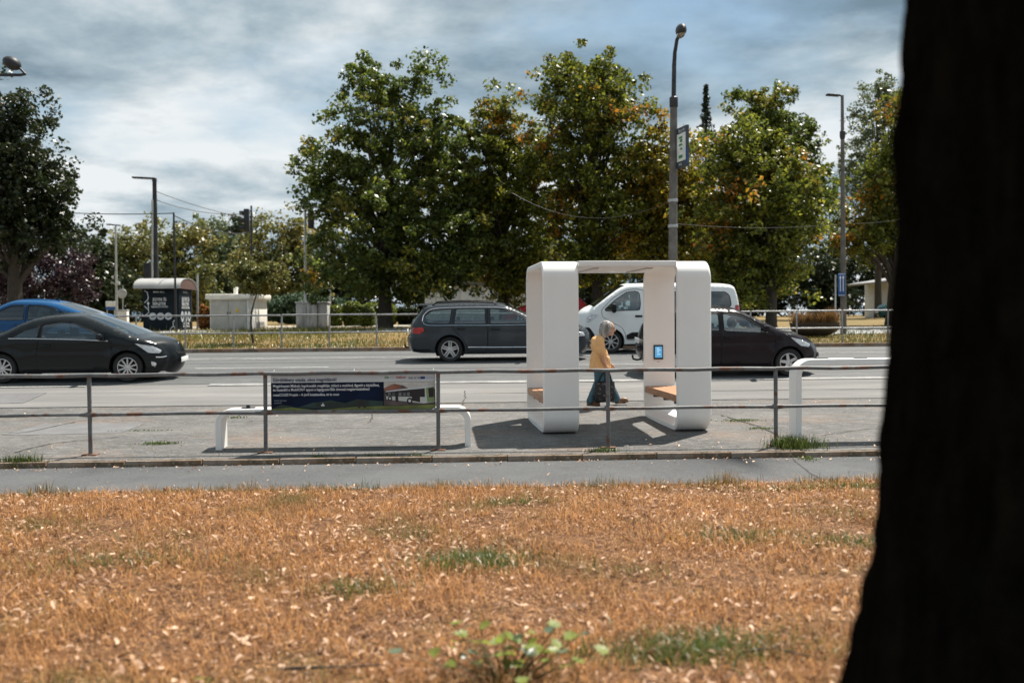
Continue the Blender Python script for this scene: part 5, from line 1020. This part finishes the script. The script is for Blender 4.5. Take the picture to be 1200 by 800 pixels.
s_ = MB(); s_.ell((-.072, 0, 1.10), (.132, .185, .20)); s_.ell((-.045, 0, .92), (.160, .195, .18)); s_.ell((-.085, 0, 1.18), (.115, .165, .105)); limb(s_, [(-.045, -.135, 1.185), (-.03, 0, 1.225), (-.045, .135, 1.185)], [.066, .075, .066]); limb(s_, [(-.03, 0, 1.22), (.0, 0, 1.27)], [.085, .070])
s_.lathe([(.001, .66), (.200, .66), (.200, .70), (.175, .90), (.001, .90)], 24, 'Z', (-.035, 0, 0))
for sd_, P in sh.items(): p0_, p1_ = Vector(P[0]) + Vector((0, 0, .005)), Vector(P[1]); limb(s_, [p0_, p0_.lerp(p1_, .5), p0_.lerp(p1_, .92)], [.070, .074, .082])
so = blob('shirt', s_, .011, m_shirt, per, 5)
for v in so.data.vertices:
    c = v.co; k = noise.noise((c.x * 9, c.y * 9, c.z * 5)) + .6 * noise.noise((c.x * 20, c.y * 20, c.z * 9 + 4)); v.co += v.normal * k * .016
tr_ = MB(); tr_.ell((-.045, 0, .76), (.125, .155, .12))
for sd_, P in legs.items(): a_ = [Vector(q) for q in P]; limb(tr_, [a_[0], a_[0].lerp(a_[1], .5), a_[1], a_[1].lerp(a_[2], .5), a_[2] + Vector((0, 0, -.015))], [.086, .095, .086, .078, .074])
to = blob('trousers', tr_, .011, m_jean, per, 4)
for v in to.data.vertices:
    c = v.co; v.co += v.normal * .010 * noise.noise((c.x * 14, c.y * 14, c.z * 10))
m_hair = pbr('grey_hair', (.13, .125, .12), .6, col2=(.36, .35, .34), scale=18, stretch=(1, 1, .3), bump=.6, bscale=50)
h_ = MB(); h_.ell(hp(.062, 0, 1.462), hr(.112, .102, .108)); h_.ell(hp(.020, 0, 1.40), hr(.082, .096, .105)); h_.ell(hp(.005, 0, 1.335), hr(.058, .080, .08)); h_.ell(hp(.072, -.064, 1.41), hr(.056, .036, .085)); h_.ell(hp(.072, .064, 1.41), hr(.056, .036, .085))
ho = blob('hair', h_, .010, m_hair, per, 3)
for v in ho.data.vertices: v.co += v.normal * .009 * noise.noise((v.co.x * 40, v.co.y * 40, v.co.z * 12))
for sd_ in (-1, 1): MB().ell(hp(.172, sd_ * .036, 1.437), (.010, .013, .008)).build('eye', m_black, per)
gl_ = MB()
for sd_ in (-1, 1): gl_.tube([hp(.188, sd_ * .036 + .026 * math.cos(a * .6283), 1.437 + .02 * math.sin(a * .6283)) for a in range(11)], .003, 5, caps=False); gl_.tube([hp(.188, sd_ * .06, 1.44), hp(.10, sd_ * .088, 1.445), hp(.065, sd_ * .09, 1.44)], .003, 5)
gl_.build('glasses', m_dark, per)
m_shoe = pbr('brown_leather', (.17, .085, .045), .45, var=.3, scale=10)
for (ax_, ay_, az_, pitch) in ((-.235, -.09, .055, 4), (.30, .09, .075, -9)):
    g = MB(); rot = Matrix.Rotation(R(pitch), 3, 'Y'); g.ell((.0, 0, .03), (.065, .045, .065)); g.ell((.09, 0, .005), (.10, .046, .045)); g.ell((.14, 0, -.005), (.06, .044, .036)); g.box((.07, 0, -.035), (.25, .08, .03))
    g.v = [tuple(rot @ Vector(v) + Vector((ax_, ay_, az_))) for v in g.v]; blob('shoe', g, .008, m_shoe, per, 4)
hand = Vector((.075, -.20, .66)); bg_ = thing('shopping_bag', per.matrix_basis @ Vector((.03, -.205, .085)), 'dark patterned shopping bag hanging from the hand of the walking person', 'bag')
m_bag = ground_mat('patterned_bag', (.018, .018, .022), [((.14, .13, .14), 16., .56, .62, .9, U), ((.10, .03, .035), 11., .60, .64, .9, U)], rough=.5, bump=.2)
g = MB(); rows = []
for z, wx, wy in ((0, .17, .055), (.02, .185, .07), (.15, .19, .085), (.28, .185, .07), (.36, .18, .03)): rows.append([(wx * (abs(math.cos(a)) ** .45) * (1 if math.cos(a) >= 0 else -1), wy * (abs(math.sin(a)) ** .6) * (1 if math.sin(a) >= 0 else -1), z + .012 * math.sin(3 * a + z * 9)) for a in [2 * math.pi * k / 20 for k in range(20)]])
g.add([p for r__ in rows for p in r__], [(i * 20 + j, i * 20 + (j + 1) % 20, (i + 1) * 20 + (j + 1) % 20, (i + 1) * 20 + j) for i in range(4) for j in range(20)] + [tuple(range(20))[::-1]]); g.build('sack', m_bag, bg_, smooth=60)
for yy in (-.03, .03): MB().tube([Vector(p) for p in catmull([(-.12, yy, .34), (-.06, yy * .8, .47), (.03, yy * .15, .565), (.06, yy * .15, .565), (.10, yy * .8, .47), (.13, yy, .34)], 4)], .009, 6).build('handle', m_trim, bg_)
# driver in the hatchback
dr_ = thing('person', r_ha.matrix_basis @ Vector((.02, -.38, .42)), 'driver with a dark top seated at the wheel of the dark hatchback', 'person', rot=(.05, 0, 0))
b = MB(); limb(b, [(0, 0, .08), (-.05, 0, .30), (-.06, 0, .48)], [.13, .14, .10]); limb(b, [(-.05, 0, .50), (-.02, 0, .60)], [.055, .05]); b.ell((.01, 0, .72), (.095, .078, .115)); b.ell((.10, 0, .70), (.02, .014, .02)); b.ell((.05, 0, .645), (.04, .04, .03))
for sd_ in (-1, 1): limb(b, [(-.05, sd_ * .16, .46), (.12, sd_ * .20, .26), (.40, sd_ * .12, .36)], [.055, .042, .028])
limb(b, [(0, -.09, .06), (.40, -.10, .10), (.62, -.10, -.12)], [.085, .06, .045]); limb(b, [(0, .09, .06), (.40, .10, .10), (.62, .10, -.12)], [.085, .06, .045]); blob('body', b, .012, m_skin, dr_, 3)
s_ = MB(); limb(s_, [(0, 0, .10), (-.05, 0, .30), (-.055, 0, .46)], [.15, .165, .12]); limb(s_, [(-.05, -.15, .46), (-.05, .15, .46)], [.07, .07])
for sd_ in (-1, 1): limb(s_, [(-.05, sd_ * .16, .46), (.08, sd_ * .20, .31)], [.07, .065])
blob('shirt', s_, .014, pbr('dark_top', (.05, .06, .08), .8), dr_, 4); h_ = MB(); h_.ell((-.015, 0, .755), (.100, .088, .10)); h_.ell((-.05, 0, .70), (.06, .075, .08)); blob('hair', h_, .012, pbr('dark_hair', (.03, .022, .018), .6), dr_, 3)
# ------------------------------------------------------------------ the near tree on the right
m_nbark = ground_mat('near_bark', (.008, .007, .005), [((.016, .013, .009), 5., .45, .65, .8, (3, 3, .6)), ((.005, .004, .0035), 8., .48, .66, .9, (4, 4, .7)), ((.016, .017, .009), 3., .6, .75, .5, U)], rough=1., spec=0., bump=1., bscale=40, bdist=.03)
NB = Vector((1.50, 2.45, -.05)); nt_ = thing('oak_tree', NB, 'huge dark furrowed tree trunk filling the right edge of the picture', 'tree')
Zs = [0, .08, .2, .4, .7, 1.0, 1.35, 1.75, 2.2, 2.7, 3.3, 4.0]; edge_px = {}
def trunk_r(z): return float(np.interp(z, (0, .15, .4, .77, 1.0, 1.23, 1.46, 1.69, 1.92, 2.37, 2.6, 4), (.78, .68, .60, .528, .492, .458, .430, .408, .392, .376, .362, .35)))
nz, na = 150, 150; V = []
for i in range(nz + 1):
    z = -.15 + 4.3 * i / nz; r_ = trunk_r(max(z, 0)); cx_ = 0
    for j in range(na):
        a = 2 * math.pi * j / na; fl = 1 + .16 * max(0, 1 - max(z, 0) / .7) * math.cos(5 * a + .6); p = Vector((math.cos(a), math.sin(a), 0))
        u = Vector((p.x * 5.5, p.y * 5.5, z * 1.3)); f_ = abs(noise.noise(u)) * 1.1 + .5 * abs(noise.noise(u * 2.3 + Vector((5, 1, 2)))) + .25 * noise.noise(Vector((p.x * 16, p.y * 16, z * 9)))
        rr = r_ * fl + .06 * (f_ - .42); V.append((cx_ + p.x * rr, p.y * rr, z))
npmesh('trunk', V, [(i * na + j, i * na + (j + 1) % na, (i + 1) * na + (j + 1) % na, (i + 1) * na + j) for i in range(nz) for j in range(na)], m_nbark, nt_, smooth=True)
rng = np.random.default_rng(91); mb = MB(); C = []
for k in range(9):
    a = k * .698 + rng.uniform(-.2, .2); L = rng.uniform(4.6, 6.4) * (.7 if 15 < math.degrees(a) % 360 < 88 else 1.12 if math.degrees(a) % 360 < 150 else 1); up = rng.uniform(.5, .9); P = [Vector((.25 * math.cos(a), .25 * math.sin(a), 3.7))]  # limbs out of view; reach shaped so their dapple falls on the lower left
    for t in (.25, .5, .75, 1): P.append(Vector((math.cos(a) * L * t, math.sin(a) * L * t, 4.2 + L * up * t ** .8)) + Vector(rng.normal(size=3) * .18))
    mb.tube(P, [.20, .16, .12, .08, .03], 8)
    for q in range(14):
        t = rng.uniform(.35, 1.0); s0 = P[min(4, int(t * 4))]; e = s0 + Vector(rng.normal(size=3) * np.array([.9, .9, .7])); e.z = max(e.z, 5.0); mb.tube([s0, s0.lerp(e, .5) + Vector((0, 0, .1)), e], [.04, .025, .01], 5, caps=False); C.append(tuple(e))
mb.tube([(0, 0, 3.6), (.05, .05, 5.5), (-.1, 0, 8), (0, .1, 10)], [.36, .26, .16, .05], 10)
for q in range(110): d = rng.normal(size=3); d /= np.linalg.norm(d); C.append((d[0] * 5.2 - 1.4, d[1] * 4.6 + .2, max(5.6, 8 + d[2] * 3.2)))  # unseen crown, shifted left to shade the foreground grass
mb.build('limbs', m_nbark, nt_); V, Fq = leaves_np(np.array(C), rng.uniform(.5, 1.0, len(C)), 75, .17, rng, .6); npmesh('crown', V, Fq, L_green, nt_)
# ------------------------------------------------------------------ dry meadow in the foreground
L_dry = leaf_mat('dry_grass_blades', (.09, .032, .010), (.78, .41, .155), (.12, .14, .03), cscale=.8, clo=.60, chi=.70, trans=.42, rough=.7)
L_litter = leaf_mat('fallen_leaves', (.20, .075, .025), (.78, .55, .38), trans=.15, rough=.7); L_grn = leaf_mat('green_grass_blades', (.045, .075, .012), (.15, .19, .04), trans=.35)
rng = np.random.default_rng(12)
def gpos(n, x0, x1, y0, y1, dens=None):
    x = rng.uniform(x0, x1, n * 2); y = y0 + (y1 - y0) * rng.random(n * 2) ** 1.0; fan = np.abs(x - .04 * y) < (.60 * y + 1.6); x, y = x[fan][:n], y[fan][:n]
    z = np.array([gz(b_) + gnoise(a_, b_) for a_, b_ in zip(x, y)]); return np.stack([x, y, z], 1)
P = gpos(190000, -8.5, 9, 3.2, 11.02); nn = np.array([noise.noise((p[0] * 1.4, p[1] * 1.4, 2.0)) + .5 * noise.noise((p[0] * 4, p[1] * 4, 7.0)) for p in P]); P = P[nn > rng.uniform(-.55, .30, len(P))]; n = len(P)
V, Fq = blades(n, P, rng.gamma(3.2, .017, n) + .015, rng.uniform(.0016, .0036, n), rng, 1.1, .25); o = npmesh('dry_grass', V, Fq, L_dry); tag(o, 'dry orange-brown meadow grass in the foreground', 'grass', kind='stuff')
P = gpos(120000, -8.5, 9, 3.2, 11.02); n = len(P); a = rng.random(n) * 6.283; L_ = rng.uniform(.012, .045, n)[:, None]; P[:, 2] += rng.uniform(.002, .016, n); d = np.stack([np.cos(a), np.sin(a), rng.normal(size=n) * .18], 1); s = np.stack([-np.sin(a), np.cos(a), np.zeros(n)], 1) * rng.uniform(.0012, .003, n)[:, None]
V = np.stack([P - d * L_ - s, P - d * L_ + s, P + d * L_ + s, P + d * L_ - s], 1).reshape(-1, 3); o = npmesh('thatch', V, np.arange(n * 4).reshape(-1, 4), leaf_mat('thatch_straw', (.04, .016, .006), (.54, .29, .12), trans=.1, rough=.8)); tag(o, 'matted dead straw lying under the dry meadow grass', 'grass', kind='stuff')
# taller tufts along the path's edge
n = 9000; x = rng.uniform(-8.5, 8.5, n); k = np.array([noise.noise((a_ * 1.6, 0, 5.5)) + .6 * noise.noise((a_ * 5, 3, 1)) for a_ in x]); x = x[k > rng.uniform(-.5, .7, n)]; n = len(x); y = 11.02 - np.abs(rng.normal(size=n)) * .16; P = np.stack([x, y, [gz(b_) + gnoise(a_, b_) for a_, b_ in zip(x, y)]], 1)
kk = np.array([max(0, noise.noise((a_ * 2.3, 4, 9)) + .25) for a_ in x]); V, Fq = blades(n, P, .04 + rng.random(n) * .06 + kk * .20 * rng.random(n), rng.uniform(.002, .004, n), rng, .7); o = npmesh('path_edge_grass', V, Fq, leaf_mat('edge_grass_blades', (.20, .12, .035), (.42, .27, .10), (.08, .11, .022), cscale=1.1, clo=.46, chi=.60, trans=.3)); tag(o, 'taller tufts of dry and green grass along the edge of the path', 'grass', kind='stuff')
# green patches
n0 = 0; PP = []
for px, py, rx, ry, m in ((555, 655, .26, .16, 1500), (420, 688, .16, .10, 450), (800, 780, .34, .12, 1100), (995, 640, .22, .12, 500), (870, 632, .35, .15, 700), (150, 650, .4, .2, 500), (985, 572, .5, .08, 900), (820, 770, .3, .15, 700), (590, 585, .3, .1, 300)):
    Yg = 1.80 * F / (py - 372); c = at(px, py, Yg); q = rng.normal(size=(m, 2)) * np.array([rx, ry]); PP.append(np.stack([c.x + q[:, 0], np.minimum(Yg + q[:, 1], 11.0), np.zeros(m)], 1))
P = np.concatenate(PP); P[:, 2] = [gz(b_) + gnoise(a_, b_) for a_, b_ in P[:, :2]]; n = len(P); V, Fq = blades(n, P, rng.gamma(4., .013, n) + .02, rng.uniform(.0018, .004, n), rng, .9, .15); o = npmesh('green_grass', V, Fq, L_grn); tag(o, 'patches of green grass among the dry meadow', 'grass', kind='stuff')
# fallen leaves
n = 36000; P = gpos(n, -8.5, 9, 3.2, 11.0); n = len(P); a = rng.random(n) * 6.283; lk = np.array([noise.noise((p[0] * .8, p[1] * .8, 6.)) for p in P]); kp = lk > rng.uniform(-.7, .5, n); P = P[kp]; n = len(P); a = a[kp]; s = .0055 + .020 * rng.random(n) ** 2.6; dx = np.stack([np.cos(a), np.sin(a), rng.normal(size=n) * .35], 1); dy = np.stack([-np.sin(a), np.cos(a), rng.normal(size=n) * .35], 1); cu = rng.uniform(-.2, .9, n)[:, None] * s[:, None] * np.array([0, 0, 1]); P[:, 2] += rng.uniform(.012, .045, n)
S_ = s[:, None]; V = np.stack([P - dx * S_ * 1.3, P - dx * S_ * .4 - dy * S_ * .62 + cu, P + dx * S_ * .6 - dy * S_ * .45 + cu, P + dx * S_ * 1.4, P + dx * S_ * .6 + dy * S_ * .45 + cu, P - dx * S_ * .4 + dy * S_ * .62 + cu], 1).reshape(-1, 3); i0 = np.arange(n)[:, None] * 6
o = npmesh('leaf_litter', V, np.concatenate([i0 + np.array([[0, 1, 2, 3]]), i0 + np.array([[0, 3, 4, 5]])], 0), L_litter); tag(o, 'pale and brown fallen leaves scattered over the dry meadow', 'leaf litter', kind='stuff')
# verge grass across the road
n = 26000; x = rng.uniform(-24, 26, n); y = rng.uniform(30.65, 43, n) if False else 30.65 + rng.gamma(1.6, 2.2, n); ok = y < 44; x, y = x[ok], y[ok]; n = len(x); P = np.stack([x, y, [gz(b_) for b_ in y]], 1)
g_ = np.array([noise.noise((a_ * .25, b_ * .5, 3)) for a_, b_ in zip(x, y)]); V, Fq = blades(n, P, rng.uniform(.05, .16, n) + np.maximum(g_, 0) * .45 * rng.random(n), rng.uniform(.006, .014, n), rng, .8); o = npmesh('verge_grass', V, Fq, leaf_mat('verge_blades', (.20, .12, .03), (.36, .24, .08), (.08, .11, .022), cscale=.4, clo=.44, chi=.56, trans=.3)); tag(o, 'mixed dry and green grass on the verge across the road', 'grass', kind='stuff')
n = 6000; k = rng.random(n); xx = np.where(k < .75, rng.normal(size=n) * 2.4 + gx(275, 38), rng.normal(size=n) * 1.6 + gx(372, 44)); yy = np.where(k < .75, 40 + rng.normal(size=n) * 2.6, 45 + rng.normal(size=n) * 1.2); ok = (yy > 33) & (yy < 47); P = np.stack([xx[ok], yy[ok], [gz(q) for q in yy[ok]]], 1); n = len(P)
V, Fq = blades(n, P, rng.gamma(3., .042, n) + .03, rng.uniform(.008, .018, n), rng, .8); o = npmesh('verge_weeds', V, Fq, leaf_mat('verge_weed_blades', (.07, .08, .016), (.26, .24, .06), trans=.35)); tag(o, 'green weeds growing on the verge in front of the utility house', 'weeds', kind='stuff')
# weeds in kerb and cracks: single tufts
GW = 'weeds along the kerb'
def weed(label, px, Y, wx, wy, h, m, seed, mat=L_grn, group=GW):
    r2 = np.random.default_rng(seed); base = (gx(px, Y), Y, gz(Y)); root = thing('weed_tuft', base, label, 'weed', group); q = r2.normal(size=(m, 2)) * np.array([wx, wy]); P = np.stack([q[:, 0], q[:, 1], np.array([gz(Y + b_) - gz(Y) for b_ in q[:, 1]])], 1); V, Fq = blades(m, P, r2.uniform(.3, 1, m) * h, np.full(m, .005), r2, .9); npmesh('blades', V, Fq, mat, root)['kind'] = 'stuff'
weed('largest weed tuft, at the foot of the white leaning bar', 931, 13.55, .16, .10, .22, 900, 1); weed('weed spilling over the kerb below the leaning bar', 942, 13.1, .06, .18, .06, 260, 2); weed('weed clump on the kerb near the left edge', 22, 13.25, .16, .05, .16, 420, 3)
weed('low weed on the kerb right of the leftmost railing post', 163, 13.2, .10, .04, .06, 160, 4); weed('low weed on the kerb below the banner, left part', 372, 13.28, .07, .03, .10, 120, 5); weed('weed on the kerb under the bus picture', 445, 13.26, .14, .04, .09, 240, 6); weed('weed on the kerb right of the bus picture', 492, 13.28, .12, .03, .07, 180, 7); weed('weed on the kerb at the railing post before the pavilion', 706, 13.42, .10, .04, .09, 200, 8); weed('dry weed on the kerb below the shadow of the pavilion', 620, 13.26, .25, .03, .05, 160, 9, MATS['edge_grass_blades'])
GC = 'weeds in the pavement cracks'
weed('flat green weed patch on the paving left of the banner', 188, 14.5, .14, .05, .05, 340, 10, group=GC); weed('thin weed line on the paving behind the leftmost bay', 168, 15.9, .28, .03, .03, 160, 11, group=GC); weed('weed line in the crack right of the pavilion, upper part', 868, 16.2, .20, .08, .04, 320, 12, group=GC); weed('weed line in the crack right of the pavilion, lower part', 893, 15.2, .12, .08, .04, 200, 13, group=GC); weed('small weed on the paving above the low bench', 275, 17.4, .12, .04, .04, 140, 14, group=GC)
# cracks in the paving: thin dark grooves
m_crack = pbr('crack_dirt', (.045, .042, .038), .9, var=.3)
def crack(pts, w_=.012):
    P = catmull([(x, y, 0) for x, y in pts], 8); V = []
    for i, p in enumerate(P):
        d = (P[min(i + 1, len(P) - 1)] - P[max(i - 1, 0)]).normalized(); s = Vector((-d.y, d.x, 0)); ww = w_ * (.5 + random.random()) * (1 if 0 < i < len(P) - 1 else .1); p = p + Vector((random.uniform(-.02, .02), random.uniform(-.02, .02), 0))
        for k in (-1, 1): q = p + s * ww * k; V.append((q.x, q.y, gz(q.y) + .0085))
    o = npmesh('pavement_crack', V, [(2 * i, 2 * i + 1, 2 * i + 3, 2 * i + 2) for i in range(len(P) - 1)], m_crack); o['kind'] = 'structure'
def gp(px, Y): return (gx(px, Y), Y)
crack([gp(845, 17.0), gp(870, 16.1), gp(898, 15.1), gp(925, 13.9)], .016); crack([gp(930, 13.05), gp(938, 12.3), gp(962, 11.2)], .012); crack([gp(0, 15.6), gp(30, 15.9), gp(65, 16.6), gp(90, 17.2)]); crack([gp(15, 13.9), gp(60, 14.6), gp(100, 14.9), gp(140, 15.2)], .014); crack([gp(430, 18.4), gp(436, 17.4), gp(432, 16.5)], .008); crack([gp(330, 15.6), gp(400, 15.9), gp(480, 15.7), gp(560, 16.1)], .007); crack([gp(960, 14.4), gp(1020, 15.0), gp(1090, 15.1)], .009); crack([gp(230, 16.8), gp(280, 17.0), gp(340, 16.9)], .007); crack([gp(540, 18.2), gp(545, 19.2), gp(543, 20.4)], .012)
n = 1300; x = rng.uniform(-9, 9, n); y = np.where(rng.random(n) < .45, 13.12 - np.abs(rng.normal(size=n)) * .25, np.where(rng.random(n) < .5, 13.4 + np.abs(rng.normal(size=n)) * .5, rng.uniform(11.1, 18.5, n))); z = np.array([gz(q) for q in y]) + .007; a = rng.random(n) * 6.283; s = (.006 + .022 * rng.random(n) ** 2.5)[:, None]; P = np.stack([x, y, z], 1); d = np.stack([np.cos(a), np.sin(a), rng.uniform(0, .5, n)], 1) * s; e = np.stack([-np.sin(a), np.cos(a), rng.uniform(0, .4, n)], 1) * s * .55
o = npmesh('blown_leaves', np.stack([P - d + [0, 0, .006], P - e + [0, 0, .01], P + d + [0, 0, .012], P + e + [0, 0, .014]], 1).reshape(-1, 3), np.arange(n * 4).reshape(-1, 4), L_litter); tag(o, 'bits of dry leaves blown over the path and pavement', 'leaf litter', kind='stuff')
# seedlings and fallen twigs close to the camera
def leaf_shape():
    P = [(0, 0), (.16, .10), (.42, .05), (.36, .26), (.50, .42), (.30, .50), (.22, .72), (.10, .66), (0, 1.0)]; P = P + [(-x, y) for x, y in P[-2:0:-1]]
    g = MB(); g.add([(x * .9, y, .10 * abs(x)) for x, y in P] + [(0, .45, -.02)], [(i, (i + 1) % len(P), len(P)) for i in range(len(P))]); return g
LS = leaf_shape().mesh('leaf', smooth=0); LS.materials.append(leaf_mat('seedling_leaves', (.08, .13, .012), (.26, .32, .06), trans=.5)); LS2 = LS.copy(); LS2.materials[0] = leaf_mat('seedling_leaves_bluish', (.05, .09, .06), (.12, .17, .10), trans=.3); m_stem = pbr('green_stem', (.10, .09, .03), .7)
def seedling(label, px, Y, n, sx_, h, sz, seed):
    r2 = random.Random(seed); base = Vector((gx(px, Y), Y, gz(Y) + gnoise(gx(px, Y), Y))); root = thing('seedling', base, label, 'plant', 'maple seedlings in the foreground'); st = MB()
    for i in range(n):
        e = Vector((r2.gauss(0, sx_), r2.gauss(0, sx_ * .5), h * r2.uniform(.35, 1))); st.tube([(e.x * .25, e.y * .25, -.01), (e.x * .7, e.y * .7, e.z * .6), e], .0025, 5)
        o = link('leaf', LS if r2.random() < .75 else LS2, root); o.location = e; s = sz * r2.uniform(.6, 1.2); o.scale = (s, s, s); o.rotation_euler = (r2.uniform(-.7, .5), r2.uniform(-.5, .5), r2.uniform(0, 6.28))
    st.build('stem', m_stem, root)
seedling('largest leafy green seedling clump at the bottom centre', 592, 4.85, 60, .24, .23, .085, 4); seedling('single green seedling at the bottom left', 237, 4.72, 4, .03, .10, .075, 6); seedling('tiny yellow-green seedling at the bottom, right of the single one', 292, 4.62, 3, .03, .06, .06, 8)
m_twig = pbr('twig_bark', (.045, .032, .024), .8, var=.3)
def twig(label, pts, r_):
    P = [Vector((gx(px, Y), Y, gz(Y) + gnoise(gx(px, Y), Y) + dz)) for px, Y, dz in pts]; o = thing('fallen_twig', P[0], label, 'twig', 'fallen twigs'); MB().tube([p - P[0] for p in P], [r_ * (1 - .6 * i / len(P)) for i in range(len(P))], 7).build('stick', m_twig, o); m_ = P[len(P) // 2] - P[0]; MB().tube([m_, m_ + Vector((.10, .06, .02))], [r_ * .6, r_ * .3], 6).build('side_shoot', m_twig, o)
twig('long dark twig lying left of the seedling clump', [(330, 5.0, .03), (365, 4.98, .04), (400, 5.0, .035), (450, 5.05, .03)], .009); twig('short dark twig in the lower left grass', [(100, 5.2, .03), (130, 5.22, .03), (165, 5.2, .03)], .007); twig('dark twig near the foot of the big trunk', [(870, 5.1, .03), (905, 5.12, .04), (950, 5.0, .03)], .008)
